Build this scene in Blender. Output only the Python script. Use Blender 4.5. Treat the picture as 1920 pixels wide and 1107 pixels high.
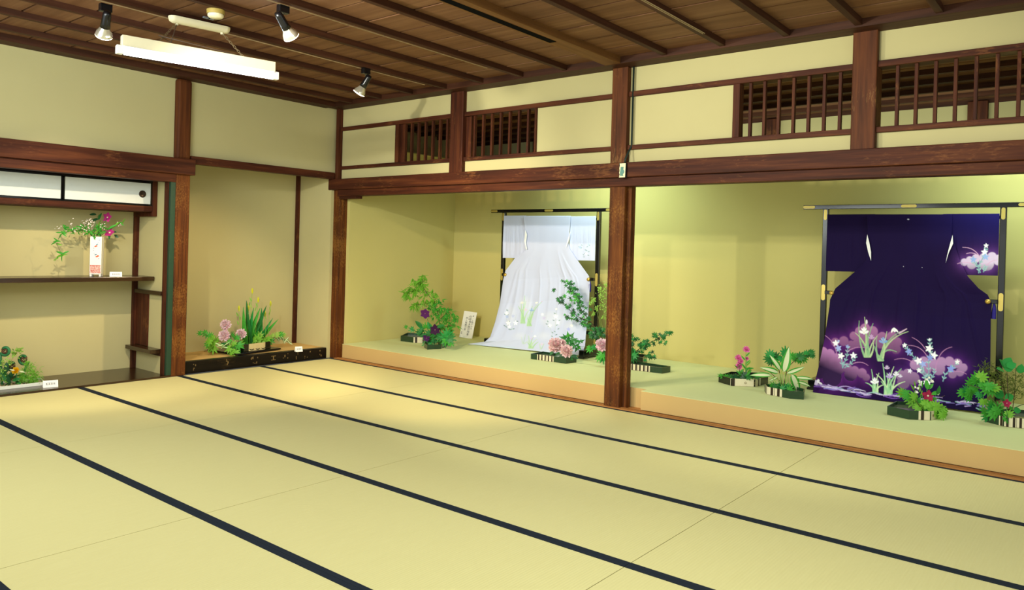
import bpy, math, random
import numpy as np
from mathutils import Vector, Matrix
for o in list(bpy.data.objects): bpy.data.objects.remove(o, do_unlink=True)
SC = bpy.context.scene; COL = SC.collection
R = math.radians
rng = random.Random(7)

# ---------------------------------------------------------------- camera
FPX, CX, CY = 1425.51, 937.28, 471.51
YAW, PITCH, ROLL = 0.6864, -0.0038, 0.0275
CAM = Vector((7.3976, -5.8521, 1.3894))
fw = Vector((-math.sin(YAW)*math.cos(PITCH), math.cos(YAW)*math.cos(PITCH), math.sin(PITCH)))
_r = Vector((math.cos(YAW), math.sin(YAW), 0)); _u = _r.cross(fw)
rt = math.cos(ROLL)*_r + math.sin(ROLL)*_u
up = -math.sin(ROLL)*_r + math.cos(ROLL)*_u
cam = bpy.data.cameras.new('camera'); camo = bpy.data.objects.new('camera', cam); COL.objects.link(camo)
camo.matrix_world = Matrix(((rt.x, up.x, -fw.x, CAM.x), (rt.y, up.y, -fw.y, CAM.y), (rt.z, up.z, -fw.z, CAM.z), (0, 0, 0, 1)))
cam.sensor_fit = 'HORIZONTAL'; cam.sensor_width = 36; cam.lens = 36*FPX/1920
cam.shift_x = (960-CX)/1920; cam.shift_y = (CY-553.5)/1920; cam.clip_start = .05
SC.camera = camo
def ray(u, v): return fw + (u-CX)/FPX*rt - (v-CY)/FPX*up
def at(u, v, y):                 # photo pixel -> point in the plane at depth y (measured drawing of the niche)
    d = ray(u, v); return CAM + d*((y-CAM.y)/d.y)
def atx(u, v, x):
    d = ray(u, v); return CAM + d*((x-CAM.x)/d.x)
def atz(u, v, z):
    d = ray(u, v); return CAM + d*((z-CAM.z)/d.z)
def ppm(p): return FPX/(p-CAM).dot(fw)

# ---------------------------------------------------------------- world, lights, exposure
vs = SC.view_settings
vs.view_transform = 'Standard'; vs.look = 'None'; vs.gamma = 1; vs.use_curve_mapping = False; vs.exposure = 0.08
wd = bpy.data.worlds.new('daylight'); SC.world = wd; wd.use_nodes = True
wd.node_tree.nodes['Background'].inputs[0].default_value = (.95, 1.0, .93, 1)
wd.node_tree.nodes['Background'].inputs[1].default_value = 1.12
def light(name, kind, loc, energy, col, aim=None, size=.1, sizey=None, spot=60, blend=.5):
    l = bpy.data.lights.new(name, kind); l.energy = energy; l.color = col
    o = bpy.data.objects.new(name, l); COL.objects.link(o); o.location = loc
    if kind == 'AREA':
        l.size = size
        if sizey: l.shape = 'RECTANGLE'; l.size_y = sizey
    else: l.shadow_soft_size = size
    if kind == 'SPOT': l.spot_size = R(spot); l.spot_blend = blend
    if aim is not None: o.rotation_euler = (Vector(aim)-Vector(loc)).to_track_quat('-Z', 'Y').to_euler()
    return o
light('niche_lamp', 'AREA', (2.85, 1.3, 2.42), 20, (.76, 1, .90), (2.85, 1.75, 1.2), 1.2, .12)
light('niche_lamp', 'AREA', (6.9, 1.3, 2.42), 20, (.78, 1, .90), (6.9, 1.75, 1.2), 1.2, .12)
light('next_room_fill', 'AREA', (4.0, 2.5, 2.72), 26, (.92, 1, .80), (4.0, 3.4, 2.6), 5.5, .12)  # unseen strip of light added to brighten the far wall, no fixture
WARM = (1, .85, .60); TUBE = (.86, 1, .90)
light('room_fill', 'AREA', (6.2, -3.4, 2.85), 66, (.96, 1, .90), (6.0, -3.0, 0), 1.6, 1.6)  # added soft fill for the general brightness, not a fixture
light('room_fill', 'AREA', (3.9, -5.8, 2.6), 66, (.95, 1, .93), (3.0, -2.2, 1.2), 1.6, 1.6)  # second fill panel, added out of view
light('room_fill', 'AREA', (2.4, -5.6, 2.5), 62, (.92, 1, .98), (.3, -1.5, 2.1), 1.6, 1.6)  # fill added out of view to lift the left wall
light('ceiling_spot', 'SPOT', (3.0, -4.0, 2.70), 215, (1, .98, .80), (4.6, 1.8, .9), .05, spot=80)
light('ceiling_spot', 'SPOT', (5.2, -3.6, 2.75), 185, (1, .98, .82), (5.6, 1.6, 1.0), .05, spot=70)
light('ceiling_spot', 'SPOT', (3.4, -4.6, 2.80), 330, (1, .98, .82), (.9, 1.4, .9), .05, spot=52)

# ---------------------------------------------------------------- materials
def lin(c):
    if isinstance(c, str): c = tuple(int(c[i:i+2], 16)/255 for i in (0, 2, 4))
    return tuple((x/12.92 if x <= .04045 else ((x+.055)/1.055)**2.4) for x in c)+(1,)
class NT:
    def __init__(s, name):
        s.m = bpy.data.materials.new(name); s.m.use_nodes = True; s.t = s.m.node_tree; s.N = s.t.nodes
        s.b = s.N['Principled BSDF']
    def n(s, t, **k):
        x = s.N.new(t)
        for a, b in k.items():
            if a in x.inputs.keys(): x.inputs[a].default_value = b
            else: setattr(x, a, b)
        return x
    def l(s, a, b): s.t.links.new(a, b)
    def coord(s, scale, kind='Object'):
        tc = s.n('ShaderNodeTexCoord'); mp = s.n('ShaderNodeMapping'); mp.inputs['Scale'].default_value = scale
        s.l(tc.outputs[kind], mp.inputs['Vector']); return mp.outputs[0]
    def noise(s, vec, scale=5, detail=4, rough=.5):
        x = s.n('ShaderNodeTexNoise', Scale=scale, Detail=detail, Roughness=rough); s.l(vec, x.inputs['Vector']); return x.outputs['Fac']
    def ramp(s, fac, stops):
        x = s.n('ShaderNodeValToRGB'); e = x.color_ramp.elements
        while len(e) < len(stops): e.new(.5)
        for k, (p, c) in enumerate(stops): e[k].position = p; e[k].color = lin(c)
        s.l(fac, x.inputs[0]); return x.outputs[0]
    def mix(s, fac, a, b):
        x = s.n('ShaderNodeMix', data_type='RGBA')
        if hasattr(fac, 'links'): s.l(fac, x.inputs[0])
        else: x.inputs[0].default_value = fac
        for q, i in ((a, 6), (b, 7)):
            if hasattr(q, 'links'): s.l(q, x.inputs[i])
            else: x.inputs[i].default_value = lin(q)
        return x.outputs[2]
    def bump(s, h, st, dist=.01):
        x = s.n('ShaderNodeBump', Strength=st, Distance=dist); s.l(h, x.inputs['Height']); s.l(x.outputs[0], s.b.inputs['Normal'])
    def fin(s, col=None, rough=.6, spec=.35):
        if col is not None:
            if hasattr(col, 'links'): s.l(col, s.b.inputs['Base Color'])
            else: s.b.inputs['Base Color'].default_value = lin(col)
        s.b.inputs['Roughness'].default_value = rough; s.b.inputs['Specular IOR Level'].default_value = spec
        return s.m
MC = {}
def plain(c, rough=.6, spec=.3, var=.12, sc=30, metal=0, emit=0, trans=0):
    k = (c, rough, spec, var, sc, metal, emit, trans)
    if k in MC: return MC[k]
    t = NT('paint_'+c)
    rgb = lin(c)[:3]; d = tuple(max(0, x*(1-var)) for x in rgb)+(1,); u = tuple(min(1, x*(1+var)) for x in rgb)+(1,)
    f = t.noise(t.coord((1, 1, 1)), sc, 3)
    x = t.n('ShaderNodeMix', data_type='RGBA'); t.l(f, x.inputs[0]); x.inputs[6].default_value = d; x.inputs[7].default_value = u
    t.fin(x.outputs[2], rough, spec); t.b.inputs['Metallic'].default_value = metal
    if emit: t.b.inputs['Emission Color'].default_value = lin(c); t.b.inputs['Emission Strength'].default_value = emit
    if trans:
        t.b.inputs['Subsurface Weight'].default_value = 0
        tr = t.n('ShaderNodeBsdfTranslucent'); t.l(x.outputs[2], tr.inputs[0]); mx = t.n('ShaderNodeMixShader'); mx.inputs[0].default_value = trans
        t.l(t.b.outputs[0], mx.inputs[1]); t.l(tr.outputs[0], mx.inputs[2]); t.l(mx.outputs[0], t.N['Material Output'].inputs[0])
    MC[k] = t.m; return t.m
def wood(name, c0, c1, c2, axis, rough=.6, gs=14, wear=None, spec=.16, wt=(.315, .40)):
    t = NT(name); s = [gs]*3; s['xyz'.index(axis)] = gs*.05
    v = t.coord(tuple(s)); f = t.noise(v, 1.6, 8, .62)
    c = t.ramp(f, [(.28, c0), (.5, c1), (.74, c2)])
    g = t.noise(t.coord((1.3, 1.3, 1.3)), 1.2, 3)
    c = t.mix(t.ramp(g, [(.35, '000000'), (.7, '808080')]), c, c0)
    if wear:
        s2 = [90, 90, 90] if wt[0] < .3 else [60]*3; s2['xyz'.index(axis)] = 45 if wt[0] < .3 else 14
        w = t.noise(t.coord(tuple(s2)), 1.0, 6, .7); w2 = t.noise(t.coord((2.5, 2.5, 2.5)), 1.0, 2)
        ma = t.n('ShaderNodeMath', operation='MULTIPLY'); t.l(w, ma.inputs[0]); t.l(w2, ma.inputs[1])
        c = t.mix(t.ramp(ma.outputs[0], [(wt[0], '000000'), (wt[1], '909090')]), c, wear)
    t.bump(f, .25, .004)
    return t.fin(c, rough, spec)
def plaster(name, c0, c1):
    t = NT(name); v = t.coord((1, 1, 1))
    f = t.noise(v, 1.3, 4); g = t.noise(v, 180, 2)
    c = t.mix(f, c0, c1); t.bump(g, .12, .003); return t.fin(c, .9, .12)
PLASTER = plaster('wall_plaster', 'bab080', 'c3ba8a')
NPLASTER = plaster('partition_paper', 'c2b772', 'cabf7c')
WD = {a: wood('dark_wood_'+a, '26110a', '482213', '66381d', a, wear='9a6436') for a in 'xyz'}
WP = {a: wood('post_wood_'+a, '331a0d', '5a3018', '78451f', a, wear='b98a52') for a in 'xyz'}
WL = wood('lower_post_wood', '2d1609', '582e11', '7a471a', 'z', gs=22, wear='b07c38', wt=(.25, .33))
WB = wood('ceiling_board', '5f3e28', '765238', '8b6748', 'x', rough=.6, gs=8, spec=.2)
WC = {a: wood('ceiling_batten_'+a, '2c170d', '402213', '523020', a, rough=.6, spec=.2) for a in 'xy'}
WBEAM = wood('ceiling_beam', '5a3a1c', '704b26', '835c31', 'y', rough=.6, spec=.2)
WF = wood('polished_floor', '23140a', '33200f', '432c16', 'y', rough=.22, gs=10, spec=.5)
WSILL = wood('threshold_wood', '7d4e26', 'a87440', 'c99a60', 'x', rough=.5)
BLACK = plain('0c0c10', .25, .5); LACQ = plain('0a0a0d', .16, .6, 0)
GOLD = plain('c9b25e', .35, .5, .08, 20, metal=.55)
WHITE = plain('f0efe8', .5, .3, .03)
def tatami():
    t = NT('tatami_rush'); v = t.coord((1, 1, 1))
    w = t.n('ShaderNodeTexWave', wave_type='BANDS', bands_direction='X', Scale=21, Distortion=.25, Detail=1); t.l(v, w.inputs['Vector'])
    f = t.noise(t.coord((40, 3, 1)), 2, 4); h = t.noise(v, 1.1, 3)
    oi = t.n('ShaderNodeObjectInfo')
    c = t.mix(f, 'd2c88a', 'ded69c'); c = t.mix(h, c, 'd6cf94')
    c = t.mix(t.ramp(oi.outputs['Random'], [(0, '000000'), (1, '383838')]), c, 'c4b274')
    c = t.mix(t.ramp(w.outputs['Fac'], [(.0, '1c1c1c'), (.45, '000000')]), c, 'a3965a')
    t.bump(w.outputs['Fac'], .25, .003); return t.fin(c, .62, .3)
TATAMI = tatami()
BORDER = plain('1d2530', .8, .15, .25, 300)

# ---------------------------------------------------------------- mesh helpers
class MB:
    def __init__(s): s.v = []; s.f = []; s.m = []
    def add(s, v, f, m=0):
        k = len(s.v); s.v += [tuple(q) for q in v]; s.f += [tuple(i+k for i in q) for q in f]; s.m += [m]*len(f); return s
    def box(s, x0, x1, y0, y1, z0, z1, m=0):
        return s.add([(x0, y0, z0), (x1, y0, z0), (x1, y1, z0), (x0, y1, z0), (x0, y0, z1), (x1, y0, z1), (x1, y1, z1), (x0, y1, z1)],
                     [(0, 3, 2, 1), (4, 5, 6, 7), (0, 1, 5, 4), (1, 2, 6, 5), (2, 3, 7, 6), (3, 0, 4, 7)], m)
    def tube(s, pts, r, seg=8, m=0, cap=True):
        pts = [Vector(q) for q in pts]; n = len(pts); rr = r if isinstance(r, (list, tuple)) else [r]*n
        V = []; F = []; ref = None
        for i, q in enumerate(pts):
            d = (pts[min(i+1, n-1)]-pts[max(i-1, 0)]).normalized()
            if ref is None: ref = Vector((0, 0, 1)) if abs(d.z) < .9 else Vector((1, 0, 0))
            a = d.cross(ref)
            if a.length < 1e-6: a = d.orthogonal()
            a.normalize(); b = a.cross(d); ref = b.cross(d)*0+ref
            for k in range(seg):
                t = 2*math.pi*k/seg; V.append(q+(a*math.cos(t)+b*math.sin(t))*rr[i])
        for i in range(n-1):
            for k in range(seg):
                F.append((i*seg+k, i*seg+(k+1) % seg, (i+1)*seg+(k+1) % seg, (i+1)*seg+k))
        if cap: F.append(tuple(range(seg))[::-1]); F.append(tuple((n-1)*seg+k for k in range(seg)))
        return s.add(V, F, m)
    def lathe(s, prof, mat=Matrix(), seg=20, m=0):
        V = []; F = []
        for (r, z) in prof:
            for k in range(seg):
                t = 2*math.pi*k/seg; V.append(mat @ Vector((r*math.cos(t), r*math.sin(t), z)))
        for i in range(len(prof)-1):
            for k in range(seg): F.append((i*seg+k, i*seg+(k+1) % seg, (i+1)*seg+(k+1) % seg, (i+1)*seg+k))
        return s.add(V, F, m)
    def prism(s, poly, z0, z1, m=0):
        n = len(poly); V = [(x, y, z0) for x, y in poly]+[(x, y, z1) for x, y in poly]
        F = [tuple(range(n))[::-1], tuple(range(n, 2*n))]+[(i, (i+1) % n, n+(i+1) % n, n+i) for i in range(n)]
        return s.add(V, F, m)
    def xf(s, M): s.v = [tuple(M @ Vector(q)) for q in s.v]; return s
    def mesh(s, name, mats, smooth=False):
        me = bpy.data.meshes.new(name); me.from_pydata(s.v, [], s.f); me.update()
        for q in (mats if isinstance(mats, (list, tuple)) else [mats]): me.materials.append(q)
        if any(s.m): me.polygons.foreach_set('material_index', s.m)
        if smooth: me.polygons.foreach_set('use_smooth', [True]*len(s.f))
        return me
    def build(s, name, mats, parent=None, smooth=False, bevel=0):
        return link(name, s.mesh(name, mats, smooth), parent, bevel)
def link(name, me, parent=None, bevel=0):
    o = bpy.data.objects.new(name, me); COL.objects.link(o)
    if parent is not None: o.parent = parent
    if bevel:
        b = o.modifiers.new('bevel', 'BEVEL'); b.width = bevel; b.segments = 2; b.limit_method = 'ANGLE'
    return o
def tag(o, label, cat, group=None):
    o['label'] = label; o['category'] = cat
    if group: o['group'] = group
    return o
def thing(name, label, cat, loc=(0, 0, 0), group=None):
    o = bpy.data.objects.new(name, None); COL.objects.link(o); o.location = loc; o.empty_display_size = .05
    return tag(o, label, cat, group)
def struct(o): o['kind'] = 'structure'; return o
def keep(o, root):               # parent o (built in world coordinates) under a root that is not at the origin
    o.parent = root; o.matrix_parent_inverse = Matrix.Translation(-Vector(root.location)); return o
def bx(name, mat, parent, x0, x1, y0, y1, z0, z1, bevel=.004):
    c = Vector(((x0+x1)/2, (y0+y1)/2, (z0+z1)/2)); h = Vector((abs(x1-x0), abs(y1-y0), abs(z1-z0)))/2
    return MB().box(min(x0, x1), max(x0, x1), min(y0, y1), max(y0, y1), min(z0, z1), max(z0, z1)).build(name, mat, parent, bevel=bevel)

# ================================================================ STRUCTURE
# floor of tatami mats
fl = struct(bx('floor', WF, None, -1.5, 9.7, -7, 4, -.12, -.055, 0))
ML, MW = 1.91, .955
mat_me = MB().box(.002, ML-.002, .001, MW-.001, -.055, 0).mesh('tatami_mat', TATAMI)
bor_me = MB().box(.001, ML-.001, 0, .029, -.054, .0025).mesh('tatami_border', BORDER)
for r_ in range(7):
    for c_ in range(5):
        m = link('tatami_mat', mat_me, fl); m.location = (c_*ML, -(r_+1)*MW, 0)
        a = link('tatami_border', bor_me, m); a.location = (0, .0005, 0)
        b = link('tatami_border', bor_me, m); b.location = (0, MW-.0295, 0)

# ceiling
ce = struct(bx('ceiling', WC['x'], None, -.9, 9.7, -7, 3.5, 3.14, 3.2, 0))
for k in range(21):
    y1 = -.075-.333*k
    if k == 0: y1 = .06; y0 = -.075
    else: y1 = -.075-.333*(k-1); y0 = y1-.333
    zz = 3.078+rng.uniform(-.002, .003)
    MB().box(.0, 9.6, y0+.02, y1-.0, zz, zz+.02).build('ceiling_board', WB, ce)
for k in range(9):               # boards over the room beyond the transom
    y0 = .12+.37*k; MB().box(-.8, 9.6, y0+.02, y0+.37, 3.078, 3.09).build('ceiling_board', WB, ce)
for k in range(-8, 12):
    x = 3.92+.5*k
    if k == 0 or x > 9.5 or x < .2: continue
    bx('batten', WC['y'], ce, x-.024, x+.024, -6.9, -.13, 3.03, 3.078, .003)
bx('beam', WBEAM, ce, 3.845, 4.0, -6.9, .1, 3.018, 3.08, .003)
bx('beam_slot', plain('070707', .9, .05, 0), ce, 3.872, 3.936, -6.5, -1.0, 3.0165, 3.019, 0)
bx('cornice', WC['x'], ce, .0, 9.6, -.135, .1, 3.017, 3.078, .003)
bx('cornice', WC['y'], ce, -.1, .12, -6.9, -.135, 3.017, 3.078, .003)
for k in range(8):
    y = .45+.42*k; bx('batten', WC['x'], ce, -.8, 9.6, y, y+.05, 3.03, 3.078, 0)
for x, y0, y1 in ((2.885, -6.5, -.6), (1.885, -6.5, -.4), (4.945, -3, -.55), (4.96, -3, -.55)):
    MB().tube([(x, y0, 3.027), (x, y1, 3.027)], .0035, 6).build('wire', plain('a08a66', .5), ce)

# ---- right wall: frieze with lattice openings above the display niche
wr = struct(bx('wall_right', PLASTER, None, .0, 9.6, .055, .10, 2.80, 3.03, 0))
def pan(x0, x1, z0, z1): return bx('plaster_panel', PLASTER, wr, x0, x1, .055, .10, z0, z1, 0)
pan(.0, 9.6, 2.165, 2.295)
lat = [(1.0, 1.873), (2.056, 2.985), (4.95, 5.85), (6.02, 6.97)]
for x0, x1 in ((.0, 1.0), (2.985, 3.93), (3.93, 4.95), (6.97, 8.0), (8.0, 9.6)): pan(x0, x1, 2.325, 2.77)
bx('rail', WD['x'], wr, .0, 9.6, .025, .12, 2.757, 2.802, .003)
bx('rail', WD['x'], wr, .0, 9.6, .025, .12, 2.29, 2.33, .003)
for i, (x0, x1) in enumerate(lat):
    sd = (x0, x0+.055) if i in (0, 2) else (x1-.02, x1)
    bx('lattice_stile', WD['z'], wr, sd[0], sd[1], .03, .115, 2.33, 2.757, .002)
    if i == 1: bx('lattice_stile', WD['z'], wr, x0, x0+.07, .06, .115, 2.33, 2.757, .002)
    if i == 0: bx('lattice_stile', WD['z'], wr, x0+.055, x0+.115, .06, .115, 2.33, 2.757, .002)
    n = 8; st = (x1-x0)/8.0
    for k in range(1, n):
        x = x0+st*k+(.02 if i in (0, 2) else -.0); w = .011
        if x+w > x1-.01: continue
        bx('lattice_bar', WD['z'], wr, x-w, x+w, .05, .085, 2.33, 2.757, .002)
bx('post', WD['z'], wr, 1.873, 2.056, 0, .16, 2.165, 3.03, .008)
bx('post', WP['z'], wr, 3.845, 4.002, -.004, .16, 2.165, 3.02, .008)
bx('post', WP['z'], wr, 5.85, 6.016, 0, .16, 2.165, 3.03, .008)
bx('post', WP['z'], wr, 7.82, 7.98, 0, .16, 0, 3.03, .008)
bx('post', WD['z'], wr, -.005, .045, -.01, .10, 2.16, 3.03, .004)
bx('post', WL, wr, 3.835, 3.99, .02, .175, 0, 2.05, .008)
bx('jamb', WL, wr, 3.99, 4.028, .075, .15, 0, 1.97, .003)
bx('post', WL, wr, -.078, .05, .03, .17, 0, 2.10, .008)
bx('lintel', WD['x'], wr, -.095, 9.6, -.035, .12, 2.043, 2.172, .006)
bx('lintel_track', WD['x'], wr, .04, 9.6, .0, .125, 1.966, 2.043, .004)
bx('lintel_bracket', WD['x'], wr, .05, .36, .02, .12, 1.935, 1.966, .003)
sill = MB().box(.05, 9.6, -.0, .03, -.05, .012).box(.05, 9.6, .03, .045, -.05, .004).box(.05, 9.6, .045, .075, -.05, .012).box(.05, 9.6, .075, .19, -.05, .006)
sill.build('threshold', WSILL, wr)

# ---- display niche: partition walls
wn = struct(MB().box(-.05, 9.6, 2.03, 2.07, 0, 2.62).build('wall_niche_back', NPLASTER))
struct(MB().box(.03, .10, .15, 2.03, 0, 2.62).build('wall_niche_left', NPLASTER))
wfar = struct(MB().box(-1, 9.6, 3.4, 3.45, 0, 3.1).build('wall_far', PLASTER))
for x in (.55, 4.05, 6.2): bx('post', WD['z'], wfar, x-.09, x+.09, 3.33, 3.42, 0, 3.05, .006)
struct(MB().box(-.95, -.85, .0, 3.45, 0, 3.1).build('wall_outer', PLASTER))
struct(MB().box(9.6, 9.65, .0, 3.45, 0, 3.1).build('wall_end', PLASTER))
# ---- left wall
wl = struct(MB().box(-.10, -.05, -7, 0.05, 2.21, 3.05).build('wall_left', PLASTER))
bx('post', WP['z'], wl, -.13, .005, -2.01, -1.85, 2.2, 3.02, .03)
bx('post', WL, wl, -.15, .0, -2.0, -1.85, 0, 2.06, .01)
bx('lintel', WD['y'], wl, -.12, .035, -6.9, -1.815, 2.05, 2.212, .006)
bx('lintel_track', WD['y'], wl, -.12, .0, -6.9, -2.0, 1.966, 2.05, .004)
bx('rail', WD['y'], wl, -.09, .01, -1.85, -.02, 2.172, 2.25, .004)
# tokonoma
bx('alcove_wall', PLASTER, wl, -.78, -.72, -2.03, .06, 0, 2.7, 0)
bx('alcove_wall', PLASTER, wl, -.72, -.06, -.012, .06, 0, 2.7, 0)
bx('alcove_wall', PLASTER, wl, -.72, -.12, -2.03, -1.93, 0, 2.7, 0)
bx('alcove_ceiling', WC['y'], wl, -.78, -.10, -7, .05, 2.7, 2.75, 0)
bx('corner_post', WD['z'], wl, -.725, -.68, -.055, -.01, .12, 2.7, .003)
bx('alcove_floor', plain('c9a76a', .7, .2, .1, 8), wl, -.73, -.10, -1.95, -.01, .08, .122, 0)
sl = bx('alcove_sill', wood('worn_lacquer', '0d0a08', '15100c', '1d1610', 'y', rough=.35, gs=9, wear='5a4526'), wl, -.13, -.055, -1.852, -.03, 0, .127, .004)
mk = MB()
for yy, w in ((-1.72, .02), (-1.35, .025), (-1.05, .03), (-1.0, .02), (-.62, .05), (-.45, .03), (-.3, .05), (-.1, .04)):
    for q in range(4):
        a = yy+rng.uniform(-w, w); b = .055+rng.uniform(-.03, .045); mk.box(-.056, -.0542, a, a+rng.uniform(.006, .016), b, b+rng.uniform(.006, .03))
mk.box(-.056, -.054, -.80, -.74, .088, .096).box(-.056, -.054, -.776, -.764, .05, .088).box(-.056, -.054, -.80, -.74, .045, .052)
mk.build('worn_mark', plain('75603a', .6), sl)
# shelf alcove
bx('alcove_wall', PLASTER, wl, -.78, -.72, -7, -2.03, 0, 2.7, 0)
bx('alcove_wall', PLASTER, wl, -.72, -.11, -2.04, -2.02, 0, 2.7, 0)
bx('alcove_floor', WF, wl, -.73, .0, -7, -2.005, -.05, .018, .003)
bx('corner_post', WD['z'], wl, -.725, -.675, -2.085, -2.04, .018, 1.66, .003)
bx('jamb', WD['z'], wl, -.12, -.045, -2.06, -2.0, .018, 1.97, .004)
bx('jamb_edge', plain('24402e', .5), wl, -.045, -.008, -2.05, -2.0, .018, 1.97, .002)
bx('alcove_wall', PLASTER, wl, -.72, -.11, -3.97, -3.92, 0, 2.7, 0)
bx('post', WL, wl, -.15, .0, -3.99, -3.84, 0, 2.06, .01)
bx('post', WP['z'], wl, -.13, .005, -3.99, -3.84, 2.2, 3.02, .03)
bx('plaster_panel', PLASTER, wl, -.10, -.05, -7, -3.99, 0, 2.06, 0)
bx('side_rail', WF, wl, -.71, -.11, -2.08, -2.04, .818, .858, .003)
bx('side_board', WD['z'], wl, -.68, -.415, -2.055, -2.04, .275, .82, .002)

# ================================================================ FITTED THINGS OF THE ROOM
# hanging cupboard
t = thing('hanging_cupboard', 'low wooden cupboard with white sliding doors hung high in the left alcove', 'cupboard', (-.5, -2.8, 1.65))
def kb(*a, **k): return keep(bx(a[0], a[1], None, *a[2:], **k), t)
kb('case', WD['y'], -.715, -.34, -3.91, -2.045, 1.95, 1.99); kb('bottom_rail', WD['y'], -.715, -.30, -3.91, -2.09, 1.665, 1.722)
kb('end_board', WD['z'], -.715, -.295, -2.09, -2.042, 1.62, 2.0)
kb('door_track', LACQ, -.33, -.3, -3.91, -2.09, 1.722, 1.734, bevel=.001); kb('door_track', LACQ, -.33, -.3, -3.91, -2.09, 1.962, 1.985, bevel=.001)
for y0, y1, dx, pull in ((-2.935, -2.095, .0, -2.19), (-3.91, -2.945, -.0, -3.8)):
    d = kb('door', plain('d2d6d2', .6, .2, .03), -.335+dx, -.312+dx, y0, y1, 1.734, 1.962, bevel=.001)
    fr = MB(); w = .012
    fr.box(-.336+dx, -.308+dx, y0, y0+w, 1.734, 1.962).box(-.336+dx, -.308+dx, y1-w, y1, 1.734, 1.962).box(-.336+dx, -.308+dx, y0, y1, 1.734, 1.742).box(-.336+dx, -.308+dx, y0, y1, 1.953, 1.962)
    f = fr.build('door_frame', LACQ, d)
    if pull:
        pm = MB().lathe([(0, .004), (.022, .004), (.032, .008), (.036, .004), (.036, 0)], Matrix.Translation((-.312, pull, 1.842)) @ Matrix.Rotation(R(90), 4, 'Y'), 24)
        pm.build('pull', plain('3a2c20', .4, .5, .2, 60, metal=.6), d, True)
# shelves
t = thing('wall_shelf', 'long dark wooden shelf carrying the square white vase', 'shelf', (-.5, -3, .96))
kb('board', WF, -.715, -.3, -3.91, -2.05, .958, 1.002)
t = thing('small_shelf', 'short dark wooden ledge low on the side wall of the left alcove', 'shelf', (-.4, -2.1, .23))
kb('board', WF, -.67, -.125, -2.16, -2.045, .232, .272, bevel=.003); kb('back_rail', WD['x'], -.67, -.125, -2.055, -2.042, .2, .232, bevel=.001)

# display platform
FELT = NT('pale_green_felt'); _f = FELT.noise(FELT.coord((1, 1, 1)), 2, 3); _g = FELT.noise(FELT.coord((1, 1, 1)), 400, 2)
FELT.bump(_g, .2, .002); FELT = FELT.fin(FELT.mix(_f, 'd3d79b', 'dbdfa5'), .95, .1)
FACE = plain('bd9f68', .8, .2, .05, 2)
t = thing('display_platform', 'low display platform with pale green felt top and beige front', 'platform', (4.5, 1, 0))
def pl(name, m, x0, x1, y0, y1, z0, z1, b=.002): return kb(name, m, x0, x1, y0, y1, z0, z1, bevel=b)
PZ = .178
pl('front_panel', FACE, .105, 3.80, .085, .12, .013, PZ-.003); pl('front_panel', FACE, 4.17, 9.5, .085, .12, .013, PZ-.003)
pl('front_panel', FACE, 3.80, 4.17, .178, .19, .005, PZ)
pl('end_panel', FACE, 3.785, 3.80, .12, .2, .013, PZ-.003); pl('end_panel', FACE, 4.17, 4.185, .12, .2, .013, PZ-.003)
pl('felt_top', FELT, .105, 9.5, .185, 2.028, PZ-.02, PZ); pl('felt_top', FELT, .105, 3.80, .083, .185, PZ-.003, PZ, .001); pl('felt_top', FELT, 4.17, 9.5, .083, .185, PZ-.003, PZ, .001)

# ---------------------------------------------------------------- lamps
CREAM = plain('e6ddbb', .45, .35, .04)
A = Vector((2.07, -3.525, 2.70)); B = Vector((2.308, -2.41, 2.70)); ax = (B-A); LN = ax.length; ax.normalize()
mid = (A+B)/2; M = Matrix.Translation(mid) @ Matrix.Rotation(math.atan2(ax.y, ax.x), 4, 'Z')
t = thing('fluorescent_light', 'single-tube fluorescent light hung on two chains from a cream ceiling bar', 'ceiling lamp', (2.0, -2.9, 3.03))
h = LN/2
keep(MB().box(-h+.03, h-.03, -.03, .03, .0, .075).xf(M).build('housing', CREAM, bevel=.004), t)
keep(MB().box(-h+.04, h-.04, -.04, .04, -.006, .0).xf(M).build('reflector', WHITE, bevel=.002), t)
tb = plain('e9f6ff', .3, .3, 0, emit=30)
keep(MB().tube([(-h+.05, 0, -.035), (h-.05, 0, -.035)], .021, 14).xf(M).build('tube', tb, smooth=True), t)
for s in (-1, 1):
    keep(MB().box(s*(h-.02)-.022, s*(h-.02)+.022, -.024, .024, -.056, .004).xf(M).build('socket', WHITE, bevel=.006), t)
cz = 3.028
cap = MB(); n = 40; prof = [(.0, -.045), (.5, -.043), (.85, -.032), (1, -.012), (1, 0)]
CA = Vector((1.955, -3.11, cz)); CB = Vector((2.03, -2.66, cz)); cx = (CB-CA).normalized(); cl = (CB-CA).length/2; CM = Matrix.Translation((CA+CB)/2) @ Matrix.Rotation(math.atan2(cx.y, cx.x), 4, 'Z')
V = []; F = []
for (k, z) in prof:
    for i in range(n):
        a = 2*math.pi*i/n; c, s = math.cos(a), math.sin(a); w = .045*k
        V.append((math.copysign(cl-.045, c)+c*w if k else math.copysign(cl-.045, c), s*w, z))
for j in range(len(prof)-1):
    for i in range(n): F.append((j*n+i, j*n+(i+1) % n, (j+1)*n+(i+1) % n, (j+1)*n+i))
F.append(tuple(range(n)))
keep(MB().add(V, F).xf(CM).build('canopy', CREAM, smooth=True), t)
CHN = plain('8d7a5a', .4, .5, .1, metal=.5)
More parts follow.
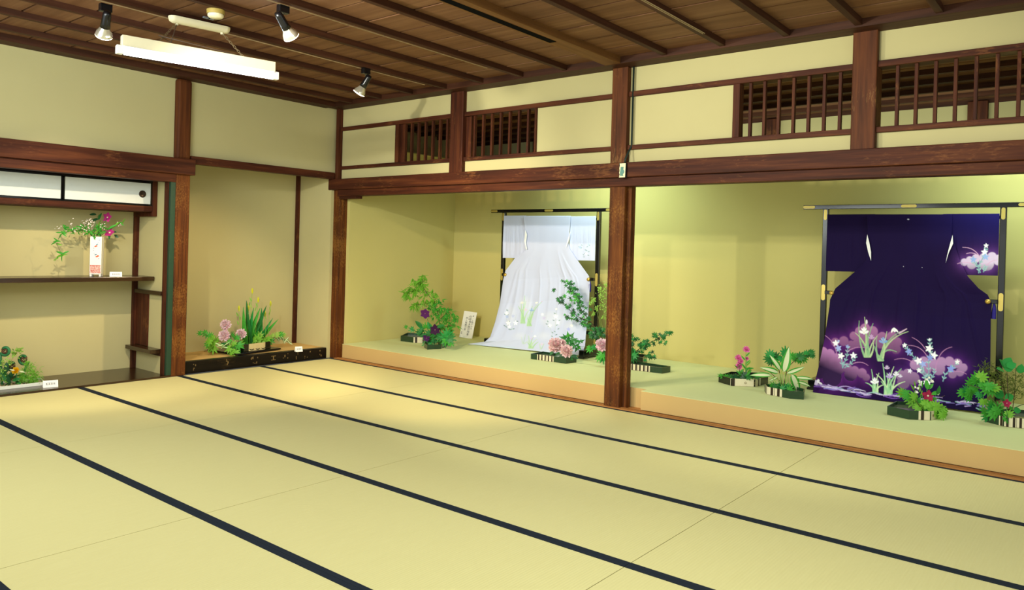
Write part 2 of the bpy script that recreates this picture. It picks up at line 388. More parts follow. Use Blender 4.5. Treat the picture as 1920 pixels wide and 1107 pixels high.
for s, e in ((-1, -.30), (1, .30)):
    P0 = CM @ Vector((s*(cl-.06), 0, -.045)); P1 = M @ Vector((e, 0, .075)); n = 11; ch = MB()
    d = (P1-P0); sd = d.cross(Vector((0, 0, 1))).normalized() if abs(d.normalized().z) < .999 else Vector((1, 0, 0)); s2 = sd.cross(d).normalized(); dn = d.normalized()
    for k in range(n):
        c = P0+d*((k+.5)/n); w = sd if k % 2 else s2; ll = d.length/n*.68; r = []
        for q in range(11):
            a = 2*math.pi*q/10; r.append(c+dn*math.cos(a)*ll+w*math.sin(a)*.008)
        ch.tube(r, .0022, 5, cap=False)
    keep(ch.build('chain', CHN), t)
    keep(MB().lathe([(.012, 0), (.012, .012), (.004, .02)], Matrix.Translation(P0-Vector((0, 0, .012))), 10).build('hook', CREAM), t)
p0 = CM @ Vector((-(cl-.06), 0, -.05)); cd = [p0, p0+Vector((-.02, -.03, -.14)), M @ Vector((-.30, 0, .12)), M @ Vector((-.1, 0, .105)), M @ Vector((.12, 0, .09)), M @ Vector((.28, 0, .08))]
keep(MB().tube(cd, .004, 6).build('cord', plain('5b4a3c', .5), smooth=True), t)

GL = plain('d9d3bd', .12, .6, .05, 20, metal=.7)
def spotlight(base, bulb, aim, label, energy, col=WARM, spot=75):
    base = Vector(base); bulb = Vector(bulb); d = (Vector(aim)).normalized()
    t = thing('spotlight', label, 'spotlight', base, 'clip-on spotlights under the ceiling')
    keep(MB().box(-.022, .022, -.04, .04, -.055, 0).xf(Matrix.Translation(base)).build('base', BLACK, bevel=.004), t)
    neck = bulb-d*.13
    keep(MB().tube([base+Vector((0, 0, -.05)), base+Vector((0, 0, -.085)), neck+Vector((0, 0, .01))], .007, 8).build('stem', plain('b8b090', .3, .5, 0, metal=.8), smooth=True), t)
    Q = Matrix.Translation(bulb) @ d.to_track_quat('Z', 'Y').to_matrix().to_4x4()
    keep(MB().lathe([(0, -.155), (.022, -.155), (.028, -.13), (.03, -.06), (.034, -.03), (.0, -.03)], Q, 18).build('socket', BLACK, smooth=True), t)
    bl = keep(MB().lathe([(.028, -.035), (.033, -.02), (.050, .01), (.056, .03), (.057, .036)], Q, 22).build('bulb', GL, smooth=True), t)
    lens = MB().lathe([(.057, .036), (.055, .042), (.035, .048), (0, .05)], Q, 22).build('lens', plain('ffeccc', .3, .3, 0, emit=14), bl, smooth=True)
    light('spot_beam', 'SPOT', bulb+d*.062, energy, col, bulb+d*2, .03, spot=spot, blend=.6)
b1 = atz(198, 8, 3.03); b2 = atz(531, 10, 3.03); b3 = atz(686, 128, 3.03)
q = lambda b, u, v: CAM+ray(u, v)*((b-CAM).dot(fw))
spotlight(b1, q(b1, 196, 58), (-1.15, .3, -1.25), 'clip-on spotlight left of the hanging fluorescent tube', 190, spot=66)
spotlight(b2, q(b2, 541, 60), (-.55, 2.0, -1.75), 'clip-on spotlight nearest the camera beside the right end of the fluorescent tube', 260, (1, .78, .48))
spotlight(b3, q(b3, 677, 168), (-.95, -.3, -1.45), 'small clip-on spotlight near the corner of the room', 175, (1, .78, .48), spot=84)

t = thing('smoke_detector', 'round cream smoke detector on the ceiling above the fluorescent light', 'smoke detector', (2.363, -2.97, 3.03))
keep(MB().lathe([(.0, -.055), (.045, -.053), (.055, -.042), (.055, -.03)], Matrix.Translation((2.36, -2.97, 3.03)), 24).build('cover', CREAM, smooth=True), t)
keep(MB().lathe([(.06, -.03), (.062, -.006), (.062, 0)], Matrix.Translation((2.36, -2.97, 3.03)), 24).build('base', plain('b79f55', .4), smooth=True), t)
t = thing('metal_plate', 'small grey metal label plate on the ceiling beside the smoke detector', 'plate', (2.3, -2.79, 3.03))
P = atz(391, 33, 3.03); keep(bx('plate', plain('7f8794', .4, .5, .05, metal=.3), None, P.x-.012, P.x+.012, P.y-.04, P.y+.04, 3.02, 3.03, .001), t)
keep(bx('notch', BLACK, None, P.x-.0125, P.x+.0125, P.y-.005, P.y+.005, 3.0195, 3.028, 0), t)
# junction box with conduit
t = thing('junction_box', 'small torn white paper on a wall switch box at the centre post', 'switch box', (4.01, -.05, 2.06))
BXp = Vector((4.005, -.04, 2.10))
keep(bx('box', plain('141414', .5), None, BXp.x-.034, BXp.x+.036, -.058, -.035, 2.035, 2.165, .003), t)
pp = [(-.03, -.062), (.028, -.062), (.032, .06), (-.028, .06), (-.024, .045), (-.029, .02), (-.026, -.005), (-.03, -.02), (-.024, -.035)]
keep(MB().prism(pp, 0, .002).xf(Matrix.Translation((BXp.x, -.058, BXp.z)) @ Matrix.Rotation(R(90), 4, 'X')).build('paper', plain('efe6b8', .7)), t)
gg = [(-.02, -.048), (.012, -.05), (.008, -.035), (.022, -.02), (.02, .0), (.012, .005), (.014, .03), (-.016, .03), (-.018, .0), (-.022, -.02)]
keep(MB().prism(gg, 0, .001).xf(Matrix.Translation((BXp.x, -.0605, BXp.z)) @ Matrix.Rotation(R(90), 4, 'X')).build('stain', plain('5f8a80', .7, var=.25, sc=90)), t)
keep(MB().tube([(4.04, .03, 3.06), (4.04, .03, 2.32), (4.03, .0, 2.27), (4.025, -.045, 2.20), (4.022, -.047, 2.165)], .0085, 8).build('conduit', plain('1c2a26', .5), smooth=True), t)

# ================================================================ KIMONO RACKS AND KIMONOS
def fitting(MBo, c, ax, ln, w, y):   # flat brass plate with rounded ends, on a face looking to -y
    pts = []
    for s in (1, -1):
        for k in range(7):
            a = R(-90+30*k); pts.append((s*(ln/2-w/2+math.cos(a)*w*.5), s*math.sin(a)*w/2))
    if ax == 'z': pts = [(-b, a) for a, b in pts]
    MBo.prism([(c[0]+a, c[1]+b) for a, b in pts], 0, .004).xf
    return MBo
def plate(name, parent, x, z, ax, ln, w, y):
    m = MB(); fitting(m, (0, 0), ax, ln, w, y); m.xf(Matrix.Translation((x, y, z)) @ Matrix.Rotation(R(90), 4, 'X'))
    return keep(m.build(name, GOLD), parent)
def rack(x0, x1, bl, br, label):
    y = 1.62; t = thing('kimono_rack', label, 'rack', ((x0+x1)/2, y, PZ), 'black lacquer kimono racks')
    def k(n, m, *a, b=.004): return keep(bx(n, m, None, *a, b), t)
    k('top_bar', LACQ, bl, br, y-.018, y+.018, 1.842, 1.882)
    for x, z, ax, ln in ((bl+.055, 1.862, 'x', .11), (br-.055, 1.862, 'x', .11), ((x0+x1)/2, 1.862, 'x', .125)):
        plate('brass_plate', t, x, z, ax, ln, .026, y-.018)
    for i, x in enumerate((x0, x1)):
        p = k('post', LACQ, x-.024, x+.024, y-.02, y+.02, .2, 1.845)
        plate('brass_plate', t, x, 1.79, 'z', .1, .028, y-.02); plate('brass_plate', t, x, 1.06, 'z', .15, .034, y-.02); plate('brass_plate', t, x, .36, 'z', .12, .03, y-.02)
        s = 1 if i == 0 else -1
        k('arm', LACQ, *sorted((x+s*.02, x+s*.085)), y-.05, y-.02, 1.045, 1.08)
        keep(MB().lathe([(.0, .012), (.016, .01), (.022, 0), (.018, -.01), (0, -.012)], Matrix.Translation((x+s*.085, y-.06, 1.062)) @ Matrix.Rotation(R(70), 4, 'X'), 12).build('knob', plain('c8a24a', .35, .5, .05, metal=.6), smooth=True), t)
        k('foot', LACQ, x-.035, x+.035, y-.30, y+.34, PZ+.012, .275, b=.012)
        k('foot_pad', LACQ, x-.04, x+.04, y-.30, y-.2, PZ, PZ+.02, b=.004); k('foot_pad', LACQ, x-.04, x+.04, y+.24, y+.34, PZ, PZ+.02, b=.004)
    k('rail', LACQ, x0, x1, y-.012, y+.012, .42, .46); k('rail', LACQ, x0, x1, y-.014, y+.014, 1.745, 1.775)
    return t
rack(1.335, 2.735, 1.125, 2.945, 'black lacquer rack holding the white kimono')
rack(5.23, 6.63, 5.024, 6.84, 'black lacquer rack holding the dark purple kimono')

class Paint:                     # colours of the dyed pattern, one per mesh vertex
    def __init__(s, U, V, base): s.U, s.V = U, V; s.c = np.tile(np.array(lin(base)[:3]), (len(U), 1))
    def put(s, a, col, i=slice(None)):
        a = np.clip(a, 0, 1)[:, None]; s.c[i] = s.c[i]*(1-a)+np.array(lin(col)[:3])*a
    def box(s, x0, x1, y0, y1): return np.flatnonzero((s.U > x0) & (s.U < x1) & (s.V > y0) & (s.V < y1))
    def seg(s, a, b, w0, w1, col, al=1):
        d = np.array(b)-np.array(a); L2 = d@d+1e-9
        m = max(w0, w1)+1; i = s.box(min(a[0], b[0])-m, max(a[0], b[0])+m, min(a[1], b[1])-m, max(a[1], b[1])+m)
        if not len(i): return
        U, V = s.U[i], s.V[i]; t = np.clip(((U-a[0])*d[0]+(V-a[1])*d[1])/L2, 0, 1)
        r = np.hypot(U-a[0]-t*d[0], V-a[1]-t*d[1]); s.put((w0+(w1-w0)*t-r+.5)*al, col, i)
    def line(s, pts, w0, w1, col, al=1):
        n = len(pts)-1
        for i in range(n): s.seg(pts[i], pts[i+1], w0+(w1-w0)*i/n, w0+(w1-w0)*(i+1)/n, col, al)
    def curve(s, a, b, bend, w0, w1, col, al=1, n=7):
        a = np.array(a, float); b = np.array(b, float); d = b-a; nrm = np.array([-d[1], d[0]])
        s.line([tuple(a+d*k/n+nrm*bend*4*(k/n)*(1-k/n)) for k in range(n+1)], w0, w1, col, al)
    def ell(s, c, rx, ry, ang, col, al=1, soft=.6):
        m = max(rx, ry)+1; i = s.box(c[0]-m, c[0]+m, c[1]-m, c[1]+m)
        if not len(i): return
        x = s.U[i]-c[0]; y = s.V[i]-c[1]; ca, sa = math.cos(ang), math.sin(ang); X = x*ca+y*sa; Y = -x*sa+y*ca
        r = np.sqrt((X/rx)**2+(Y/ry)**2); s.put(np.clip((1-r)*min(rx, ry)/soft, 0, 1)*al, col, i)
    def star(s, c, r, rot, col):
        i = s.box(c[0]-r-1, c[0]+r+1, c[1]-r-1, c[1]+r+1)
        if not len(i): return
        x = s.U[i]-c[0]; y = s.V[i]-c[1]; th = np.arctan2(y, x)-rot; rr = np.hypot(x, y)
        k = np.abs(((th/(2*math.pi/5)+.5) % 1)-.5)*2      # 0 at tip
        s.put(r*(1-.58*k**.7)-rr+.5, col, i)
    def cloud(s, discs, col, dark, fade, soft=9):
        m = np.full(len(s.U), 1e9)
        for (x, y, r) in discs: m = np.minimum(m, np.hypot(s.U-x, s.V-y)-r)
        inside = np.clip(-m/1.5+.5, 0, 1); glow = np.exp(-np.clip(m, 0, None)/soft)*.45
        s.put(glow*(m > 0), dark); s.put(inside*np.clip(fade(s.U, s.V), 0, 1), col)
def grid(Lp, Rp, nu, nv, fold, name):
    def samp(P, t):
        P = np.array(P); d = np.r_[0, np.cumsum(np.linalg.norm(np.diff(P, axis=0), axis=1))]; d /= d[-1]
        return np.stack([np.interp(t, d, P[:, k]) for k in range(3)], -1)
    t = np.linspace(0, 1, nv); Lq = samp(Lp, t); Rq = samp(Rp, t); s = np.linspace(0, 1, nu)
    G = Lq[:, None, :]*(1-s)[None, :, None]+Rq[:, None, :]*s[None, :, None]
    S, T = np.meshgrid(s, t); G[..., 1] -= fold(S, T)
    v = G.reshape(-1, 3); i = (np.arange(nv-1)[:, None]*nu+np.arange(nu-1)[None, :]).ravel()
    f = np.stack([i, i+1, i+nu+1, i+nu], -1)
    return v, f
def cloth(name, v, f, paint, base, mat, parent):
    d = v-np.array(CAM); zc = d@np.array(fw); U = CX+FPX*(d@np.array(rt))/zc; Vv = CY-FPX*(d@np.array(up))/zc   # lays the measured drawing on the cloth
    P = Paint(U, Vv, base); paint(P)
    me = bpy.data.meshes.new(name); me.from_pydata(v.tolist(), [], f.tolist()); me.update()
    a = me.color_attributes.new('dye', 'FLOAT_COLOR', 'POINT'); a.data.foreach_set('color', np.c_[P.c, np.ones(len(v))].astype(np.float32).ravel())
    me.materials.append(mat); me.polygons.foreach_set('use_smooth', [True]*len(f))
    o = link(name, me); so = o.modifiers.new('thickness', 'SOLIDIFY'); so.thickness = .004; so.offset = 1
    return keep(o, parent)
def silk(name, rough):
    t = NT(name); a = t.n('ShaderNodeVertexColor', layer_name='dye'); t.bump(t.noise(t.coord((1, 1, 1)), 500, 2), .1, .001)
    return t.fin(a.outputs[0], rough, .05)
SILK = silk('dyed_silk', .6)
LINING = plain('f2f0f0', .6)
# ---- flowers of the pattern (shared motifs)
def iris(P, x, y, s, cols, leaf, al=1):
    for (a, b, w) in ((-.9, -.5, 1), (.9, -.45, 1), (0, -.15, 1.1)):
        P.ell((x+a*s*.55, y+b*s*.1+s*.15), s*.5, s*.28, math.copysign(.5, a)*-1 if a else 1.57, cols[0], al, .8)
    P.ell((x, y-s*.45), s*.25, s*.5, 0, cols[0], al, .8); P.ell((x-s*.3, y-s*.35), s*.16, s*.4, -.5, cols[1], al, .8); P.ell((x+s*.3, y-s*.35), s*.16, s*.4, .5, cols[1], al, .8)
    P.ell((x, y+s*.15), s*.1, s*.25, 0, 'd9c65a', al*.8, .8)
def clump(P, x, y, tips, leaf, leaf2, al=1, w=1.9):
    for i, (tx, ty, bend) in enumerate(tips): P.curve((x+(i-len(tips)/2)*1.5, y), (tx, ty), bend, w, .5, leaf if i % 2 else leaf2, al)
def twig(P, pts, stem, leaf, n=6, w=1, ls=5, al=1):
    P.line(pts, w, w*.6, stem, al)
    L_ = np.array(pts, float)
    for k in range(n):
        t = (k+.5)/n*(len(pts)-1); i = min(int(t), len(pts)-2); q = L_[i]+(L_[i+1]-L_[i])*(t-i); d = L_[i+1]-L_[i]; an = math.atan2(d[1], d[0])
        for sg in (-1, 1):
            aa = an+sg*.75; c = (q[0]+math.cos(aa)*ls*.8, q[1]+math.sin(aa)*ls*.8); P.ell(c, ls*.8, ls*.32, aa, leaf, al)
def paint_purple(P):
    U, V = P.U, P.V
    # ground: violet with bluer and paler dyeing towards the right shoulder and the hem
    g = np.clip((U-1700)/180, 0, 1)*np.clip((480-V)/90, 0, 1); P.put(g*.5, '2d2a86')
    P.put(np.clip((V-700)/60, 0, 1)*np.clip((1640-U)/100, 0, 1)*.35, '4a1a66')
    one = lambda u, v: np.clip(1-(v-598)/95, .25, 1)
    P.cloud([(1566, 642, 8), (1582, 640, 9), (1596, 648, 9), (1606, 644, 8), (1601, 630, 8), (1612, 622, 9), (1622, 616, 9), (1636, 622, 10), (1645, 636, 10), (1654, 632, 9), (1672, 632, 10), (1682, 642, 9), (1680, 655, 9), (1668, 650, 10), (1652, 644, 10), (1620, 636, 14)], 'b878ae', '7a2f92', one)
    fl = lambda u, v: np.clip(1.05-np.clip((v-(650+(u-1540)*.42))/38, 0, 1), 0, 1)
    P.cloud([(1543, 660, 9), (1556, 664, 9), (1566, 672, 9), (1574, 682, 9), (1588, 690, 9), (1602, 696, 9), (1616, 700, 9), (1624, 708, 7), (1550, 675, 14), (1570, 690, 14), (1595, 703, 12), (1540, 690, 20), (1560, 708, 18)], 'b87cb4', '7a2f92', fl, 12)
    f2 = lambda u, v: np.clip(1.0-np.clip((v-680)/40, 0, 1)*.6, .2, 1)
    P.cloud([(1716, 684, 10), (1732, 679, 10), (1750, 683, 10), (1765, 680, 10), (1780, 678, 9), (1795, 682, 9), (1806, 690, 8), (1800, 698, 8), (1786, 702, 8), (1760, 692, 12), (1735, 692, 12), (1690, 705, 10), (1702, 702, 10), (1694, 718, 12), (1712, 710, 12)], 'b488b8', '6f2f96', f2)
    fs = lambda u, v: np.clip(1.1-np.clip((v-490)/26, 0, 1), 0, 1)
    P.cloud([(1808, 492, 7), (1818, 488, 7), (1830, 485, 8), (1845, 484, 9), (1860, 482, 9), (1872, 488, 10), (1850, 494, 14), (1822, 496, 9)], 'd9c2e2', '8a4fb0', fs)
    gr, g2 = 'b9cf9c', '8fb98a'
    # upper iris clump
    clump(P, 1627, 669, [(1611, 602, -.06), (1621, 595, .03), (1637, 607, -.05), (1604, 625, .12), (1615, 640, .1), (1645, 630, -.08), (1624, 615, 0), (1637, 640, .1)], gr, g2)
    iris(P, 1620, 622, 10, ('f6f3fa', 'ffffff'), gr); iris(P, 1634, 633, 7, ('c69bd0', 'd8b6dd'), gr); P.ell((1625, 604), 2, 5, 0, 'f4f0f6')
    clump(P, 1652, 676, [(1644, 633, -.05), (1663, 622, .02), (1688, 622, -.12), (1703, 622, -.15), (1681, 660, -.35), (1658, 640, .05), (1640, 650, -.1)], gr, g2)
    iris(P, 1656, 640, 9, ('86a8dc', 'a9c4ea'), gr); P.ell((1677, 619, ), 3, 5, -.3, 'f6f3fa'); P.ell((1673, 620), 2, 5, .4, 'ffffff'); P.ell((1681, 620), 2, 5, -.7, 'ffffff'); P.curve((1686, 625), (1700, 617), 0, 1.5, .8, 'd9b9cf')
    # lower iris clumps
    clump(P, 1642, 736, [(1634, 693, .03), (1648, 700, -.05), (1623, 718, .15), (1657, 722, -.15), (1640, 715, 0), (1646, 712, 0)], 'c8e2b0', '9ccf9c'); iris(P, 1640, 716, 9, ('f3f0f8', 'ffffff'), gr)
    clump(P, 1666, 740, [(1655, 682, .03), (1676, 688, -.03), (1690, 692, -.08), (1643, 702, .12), (1652, 716, .08), (1697, 716, -.12), (1663, 700, 0), (1680, 705, 0), (1670, 712, .02)], 'c8e2b0', '9ccf9c', w=2.2)
    iris(P, 1663, 690, 6, ('d3b8e2', 'e3d0ee'), gr); iris(P, 1668, 706, 8, ('b9a0dc', 'e8e0f6'), gr); iris(P, 1680, 702, 7, ('f0eafa', 'ffffff'), gr); iris(P, 1688, 706, 5, ('e9e2f6', 'ffffff'), gr)
    # bellflowers
    tq = ('7ea9b4', '9cc4c4')
    twig(P, [(1580, 690), (1576, 665), (1566, 640)], *tq, n=4, ls=4); twig(P, [(1580, 690), (1588, 668), (1590, 650)], *tq, n=5, ls=4); twig(P, [(1584, 690), (1597, 680), (1604, 668)], *tq, n=4, ls=4)
    for x, y, r, c in ((1567, 644, 7, 'fbf8ff'), (1572, 653, 7, 'a9b4ea'), (1589, 650, 4, '9ba5e0'), (1577, 668, 7, 'ffffff'), (1600, 667, 7, 'f8f4ff'), (1572, 640, 3, 'b9c4f0')): P.star((x, y), r*1.05, -1.57+(x % 3-1)*.3, c)
    twig(P, [(1742, 712), (1722, 680), (1705, 660), (1696, 648)], *tq, n=8, ls=4); twig(P, [(1742, 712), (1741, 680), (1745, 655), (1743, 637)], *tq, n=8, ls=4.5); twig(P, [(1745, 712), (1752, 700), (1752, 692)], *tq, n=3, ls=4)
    twig(P, [(1768, 715), (1772, 702), (1785, 692), (1795, 680)], *tq, n=5, ls=4.5); twig(P, [(1738, 715), (1730, 700), (1725, 690)], *tq, n=3, ls=5)
    for x, y, r, c in ((1696, 648, 5, 'fbf8ff'), (1704, 660, 7, '8ea0e4'), (1743, 637, 3, 'ffffff'), (1742, 654, 8, 'ffffff'), (1751, 667, 8, 'fafaff'), (1744, 671, 7, '8ea0e4'), (1722, 677, 8, 'fbf8ff'), (1731, 683, 7, '9fb0ea'), (1783, 692, 8, '8c9ee6'), (1795, 679, 5, 'ffffff'), (1723, 695, 5, 'ffffff'), (1706, 696, 5, 'f5efff'), (1735, 716, 4, 'ffffff'), (1741, 718, 5, 'ffffff'), (1727, 720, 6, 'ffffff')): P.star((x, y), r*1.05, -1.57+(x % 3-1)*.3, c)
    # grasses
    for a, b, k in (((1569, 665), (1545, 628), .12), ((1588, 660), (1625, 653), -.12), ((1600, 682), (1628, 686), -.15), ((1738, 668), (1703, 648), .15), ((1735, 655), (1710, 633), .08), ((1759, 675), (1785, 651), -.15), ((1715, 683), (1677, 675), .15), ((1755, 695), (1760, 674), -.1), ((1790, 697), (1812, 702), -.1)):
        P.curve(a, b, k, .7, .4, 'c489b8', .9)
    # water at the hem
    rg = random.Random(3)
    for k in range(60):
        x = rg.uniform(1520, 1600) if k < 22 else rg.uniform(1595, 1845); y = 722+(x-1525)*.118+rg.uniform(-5, 5)+(4 if x > 1600 else 0)
        P.curve((x, y), (x+rg.uniform(10, 34), y+rg.uniform(-1, 5)), rg.uniform(-.12, .12), 1.1, .5, rg.choice(['b9a0dc', '9cc4c4', 'd9cdee', '7a4fb0', '8f7fd0']), .8)
    P.ell((1528, 717), 7, 5, .3, 'd7c4e6'); P.ell((1538, 719), 5, 2, .5, 'efe6f6'); P.ell((1522, 716), 4, 4, 0, 'e6d8f0'); P.ell((1534, 715), 3, 4, .3, 'f2eaf8')
    # sleeve spray
    twig(P, [(1835, 512), (1836, 497), (1845, 480), (1849, 466)], *tq, n=6, ls=4); twig(P, [(1838, 511), (1833, 498), (1826, 492)], *tq, n=4, ls=4.5); twig(P, [(1844, 510), (1848, 500)], *tq, n=3, ls=4)
    for x, y, r, c in ((1849, 461, 5, 'ffffff'), (1846, 473, 7, 'fbfaff'), (1848, 482, 7, '9ab4ea'), (1825, 487, 7, '9ab4ea')): P.star((x, y), r*1.05, -1.57, c)
    P.curve((1837, 482), (1805, 464), .15, .7, .4, 'd9a9d0'); P.curve((1832, 478), (1812, 476), .12, .7, .4, 'd9a9d0'); P.curve((1827, 497), (1795, 495), .12, .7, .4, 'd9a9d0'); P.curve((1850, 498), (1870, 488), -.12, .7, .4, 'd9a9d0')
    P.ell((1703, 411.5), 2.6, 1.2, 0, 'd9d4e6'); P.ell((1694, 500), .9, .9, 0, 'd9d4e6'); P.ell((1729, 502), .9, .9, 0, 'd9d4e6')
def paint_white(P):
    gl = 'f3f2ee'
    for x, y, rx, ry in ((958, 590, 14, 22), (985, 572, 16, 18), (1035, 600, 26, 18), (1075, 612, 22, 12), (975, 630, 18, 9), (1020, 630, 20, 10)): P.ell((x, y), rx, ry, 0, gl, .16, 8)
    lf = ('9fc49a', 'b4d0a6')
    clump(P, 981, 606, [(977, 570, .03), (984, 555, 0), (986, 565, -.02), (972, 575, .08), (992, 582, -.08), (979, 580, 0)], *lf, .85, 1.2)
    iris(P, 979, 568, 4, ('f0ecd8', 'ffffff'), '', .9); iris(P, 985, 581, 4, ('d9bcd8', 'e4cfe4'), '', .9)
    clump(P, 993, 611, [(990, 590, .03), (998, 575, -.02), (1006, 572, -.06), (1015, 567, -.1), (1000, 590, -.05), (989, 597, 0)], *lf, .85, 1.2)
    iris(P, 997, 582, 5, ('7fa6d8', 'a6c3e8'), '', .95); P.ell((1006, 568), 3, 1.5, -.3, 'fffbe8'); P.ell((1016, 566), 2, 1, -.4, 'c9a9c4')
    clump(P, 996, 653, [(991, 630, .04), (1000, 632, -.04), (1006, 637, -.08), (989, 643, .06), (997, 640, 0), (1009, 642, -.1)], *lf, .8, 1.2)
    iris(P, 997, 635, 4, ('c4aede', 'dccdec'), '', .85); iris(P, 1003, 631, 3.5, ('f8f6fa', 'ffffff'), '', .9); iris(P, 997, 622, 2.5, ('d6c0e0', 'e0d0e8'), '', .8); iris(P, 1016, 646, 4.5, ('d6c0dc', 'e4d2e4'), '', .8)
    clump(P, 1015, 655, [(1012, 645, 0), (1020, 645, 0)], *lf, .5, .8); clump(P, 982, 645, [(978, 632, 0), (985, 628, 0), (990, 640, 0)], *lf, .4, .8)
    dk = ('6f8f8c', '4f7474')
    for pts in ([(957, 618), (950, 600), (950, 580)], [(960, 618), (965, 605), (968, 590)], [(1040, 630), (1042, 605), (1043, 582)], [(1036, 628), (1030, 612), (1026, 605)]):
        P.line(pts, .4, .3, 'a9bcb4', .5)
    for x, y, a in ((947, 590, .5), (952, 591, -.5), (946, 611, .6), (949, 613, .9), (955, 618, .3), (958, 618, -.4), (963, 617, -.3), (954, 603, .4), (970, 603, .2), (951, 582, .3), (1040, 588, .5), (1049, 601, -.5), (1044, 610, -.6), (1038, 601, .4), (1040, 622, .5), (1036, 624, .6), (1025, 608, .4), (1029, 612, -.5), (1047, 617, -.6), (1035, 631, .4), (1043, 628, -.4), (1027, 603, .8)):
        P.ell((x, y), 2.6, 1.1, a, dk[1] if (x+y) % 2 else dk[0], .9)
    for x, y, r, c in ((950, 588, 4, 'fffdf4'), (951, 594, 4, 'a9b8e0'), (962, 593, 4, 'b9bfe2'), (953, 606, 5, 'fffefa'), (967, 606, 5, 'ffffff'), (955, 613, 4, 'fffefa'), (1042, 594, 5, 'fffef8'), (1031, 611, 4, 'fffef8'), (1046, 605, 4, 'fbf6ff'), (1017, 590, 3, 'fffef8'), (1020, 597, 4, 'c4bfe2'), (1066, 618, 4.5, 'aeb4ea'), (1043, 580, 2.5, 'fffef8'), (1072, 611, 3, 'fdfbea')): P.star((x, y), r, -1.57, c)
    rg = random.Random(5)
    for k in range(26):
        x = rg.uniform(885, 1060); y = 646+(x-880)*.085+rg.uniform(-3, 4); P.curve((x, y), (x+rg.uniform(10, 26), y+2), rg.uniform(-.1, .1), .8, .4, rg.choice(['c3d2e6', 'b4c8de', 'cfdcea']), .7)
    # sleeve spray
    for x, y, a in ((1086, 463, .3), (1090, 465, -.3), (1094, 478, .8), (1097, 475, -.6), (1100, 470, .6), (1103, 479, .2), (1095, 482, 0), (1101, 463, -.5), (1105, 460, .5), (1091, 460, 1), (1098, 469, .2), (1104, 472, -.4)): P.ell((x, y), 2.3, 1.0, a, '6a9094', .85)
    P.star((1088, 464), 3.5, 0, 'a9bedc'); P.star((1103, 459), 3, 0, 'b9c9e2'); P.star((1099, 476), 3, 0, 'eef2fa')
    P.ell((1025, 413.5), 1.5, .8, 0, 'b9bccd', .7)
YB = 1.575
def folds(A, seeds):
    rg = random.Random(seeds); W = [(rg.uniform(4, 48), rg.uniform(0, 6.3), rg.uniform(.3, 1)) for _ in range(11)]
    ridge = [(s0, t0, sl, rg.uniform(.010, .02), rg.uniform(.6, 1.2)) for s0, t0, sl in ((.22, .22, -.10), (.27, .2, .02), (.2, .26, -.28), (.8, .22, .10), (.74, .2, 0), (.8, .26, .30), (.45, .3, .03), (.56, .28, .02), (.36, .45, -.06), (.66, .4, .05))]
    def f(S, T):
        o = 0
        for k, ph, a in W: o = o+a*np.sin(k*S+ph+.9*T*math.sin(ph*3)+1.5*np.sin(3*T+ph))/(1+k*.10)
        for s0, t0, sl, w, a in ridge: o = o+a*.8*np.exp(-((S-s0-sl*(T-t0))/w)**2)*np.clip((T-t0)*5, 0, 1)*np.clip((.95-T)*2.5, 0, 1)
        return A*o*np.clip(T*1.6, 0.12, 1)*np.clip((1-T)*6+.25, 0, 1)
    return f
def pts(seq):                    # edge of the cloth: hangs straight, then sweeps forward to the hem
    D = YB-seq[-1][2]; out = []
    for u, v, _ in seq:
        y = YB
        for k in range(6):
            q = at(u, v, y); y = YB-D*max(0, (1.2-q.z)/(1.2-.19))**2.3
        out.append(tuple(at(u, v, y)))
    return out
def kimono(label, base, paint, L_, R_, sl, slits, nu, nv, ns, seed, A):
    c = Vector(L_[-1]); t = thing('kimono', label, 'kimono', ((L_[-1][0]+R_[-1][0])/2, (L_[-1][1]+R_[-1][1])/2, PZ), 'kimonos spread on racks')
    v, f = grid(L_, R_, nu, nv, folds(A, seed), 'body'); cloth('body', v, f, paint, base, SILK, t)
    for (x0, x1, z0, z1, y) in sl:
        v, f = grid([(x0, y, z1), (x0, y, z0)], [(x1, y, z1), (x1, y, z0+.005)], ns, int(ns*1.4), folds(A*.35, seed+2), 'sleeve'); cloth('sleeve', v, f, paint, base, SILK, t)
    for s in slits:
        m = MB(); P3 = [at(u, w, y) for u, w, y in s]; m.add(P3+[q+Vector((0, .004, 0)) for q in P3], [tuple(range(len(P3))), tuple(range(len(P3), 2*len(P3)))[::-1]]+[(i, (i+1) % len(P3), len(P3)+(i+1) % len(P3), len(P3)+i) for i in range(len(P3))])
        keep(m.build('lining', LINING), t)
    return t
kimono('dark purple kimono with dyed clouds, irises and bellflowers, spread on a rack', '1a0d38', paint_purple,
    pts([(1625, 402, YB), (1627, 440, YB), (1624, 488, YB), (1604, 509, 1.565), (1567, 541, 1.56), (1557, 562, 1.56), (1556, 575, 1.55), (1546, 640, 1.5), (1535, 690, 1.38), (1526, 724, 1.26), (1524, 736, 1.21)]),
    pts([(1785, 402, YB), (1784, 440, YB), (1800, 490, YB), (1815, 519, 1.565), (1835, 541, 1.56), (1852, 553, 1.56), (1860, 570, 1.56), (1858, 600, 1.52), (1857, 690, 1.40), (1850, 750, 1.3), (1845, 774, 1.25)]),
    [(5.25, 5.66, 1.262, 1.792, 1.59), (6.20, 6.605, 1.272, 1.789, 1.59)],
    [[(1626, 440, 1.55), (1630, 456, 1.55), (1633, 473, 1.55), (1633, 489, 1.55), (1628, 474, 1.55), (1624, 456, 1.55)], [(1786, 441, 1.55), (1787, 457, 1.55), (1779, 474, 1.55), (1773, 493, 1.55), (1777, 474, 1.55), (1782, 455, 1.55)]],
    330, 400, 110, 11, .007)
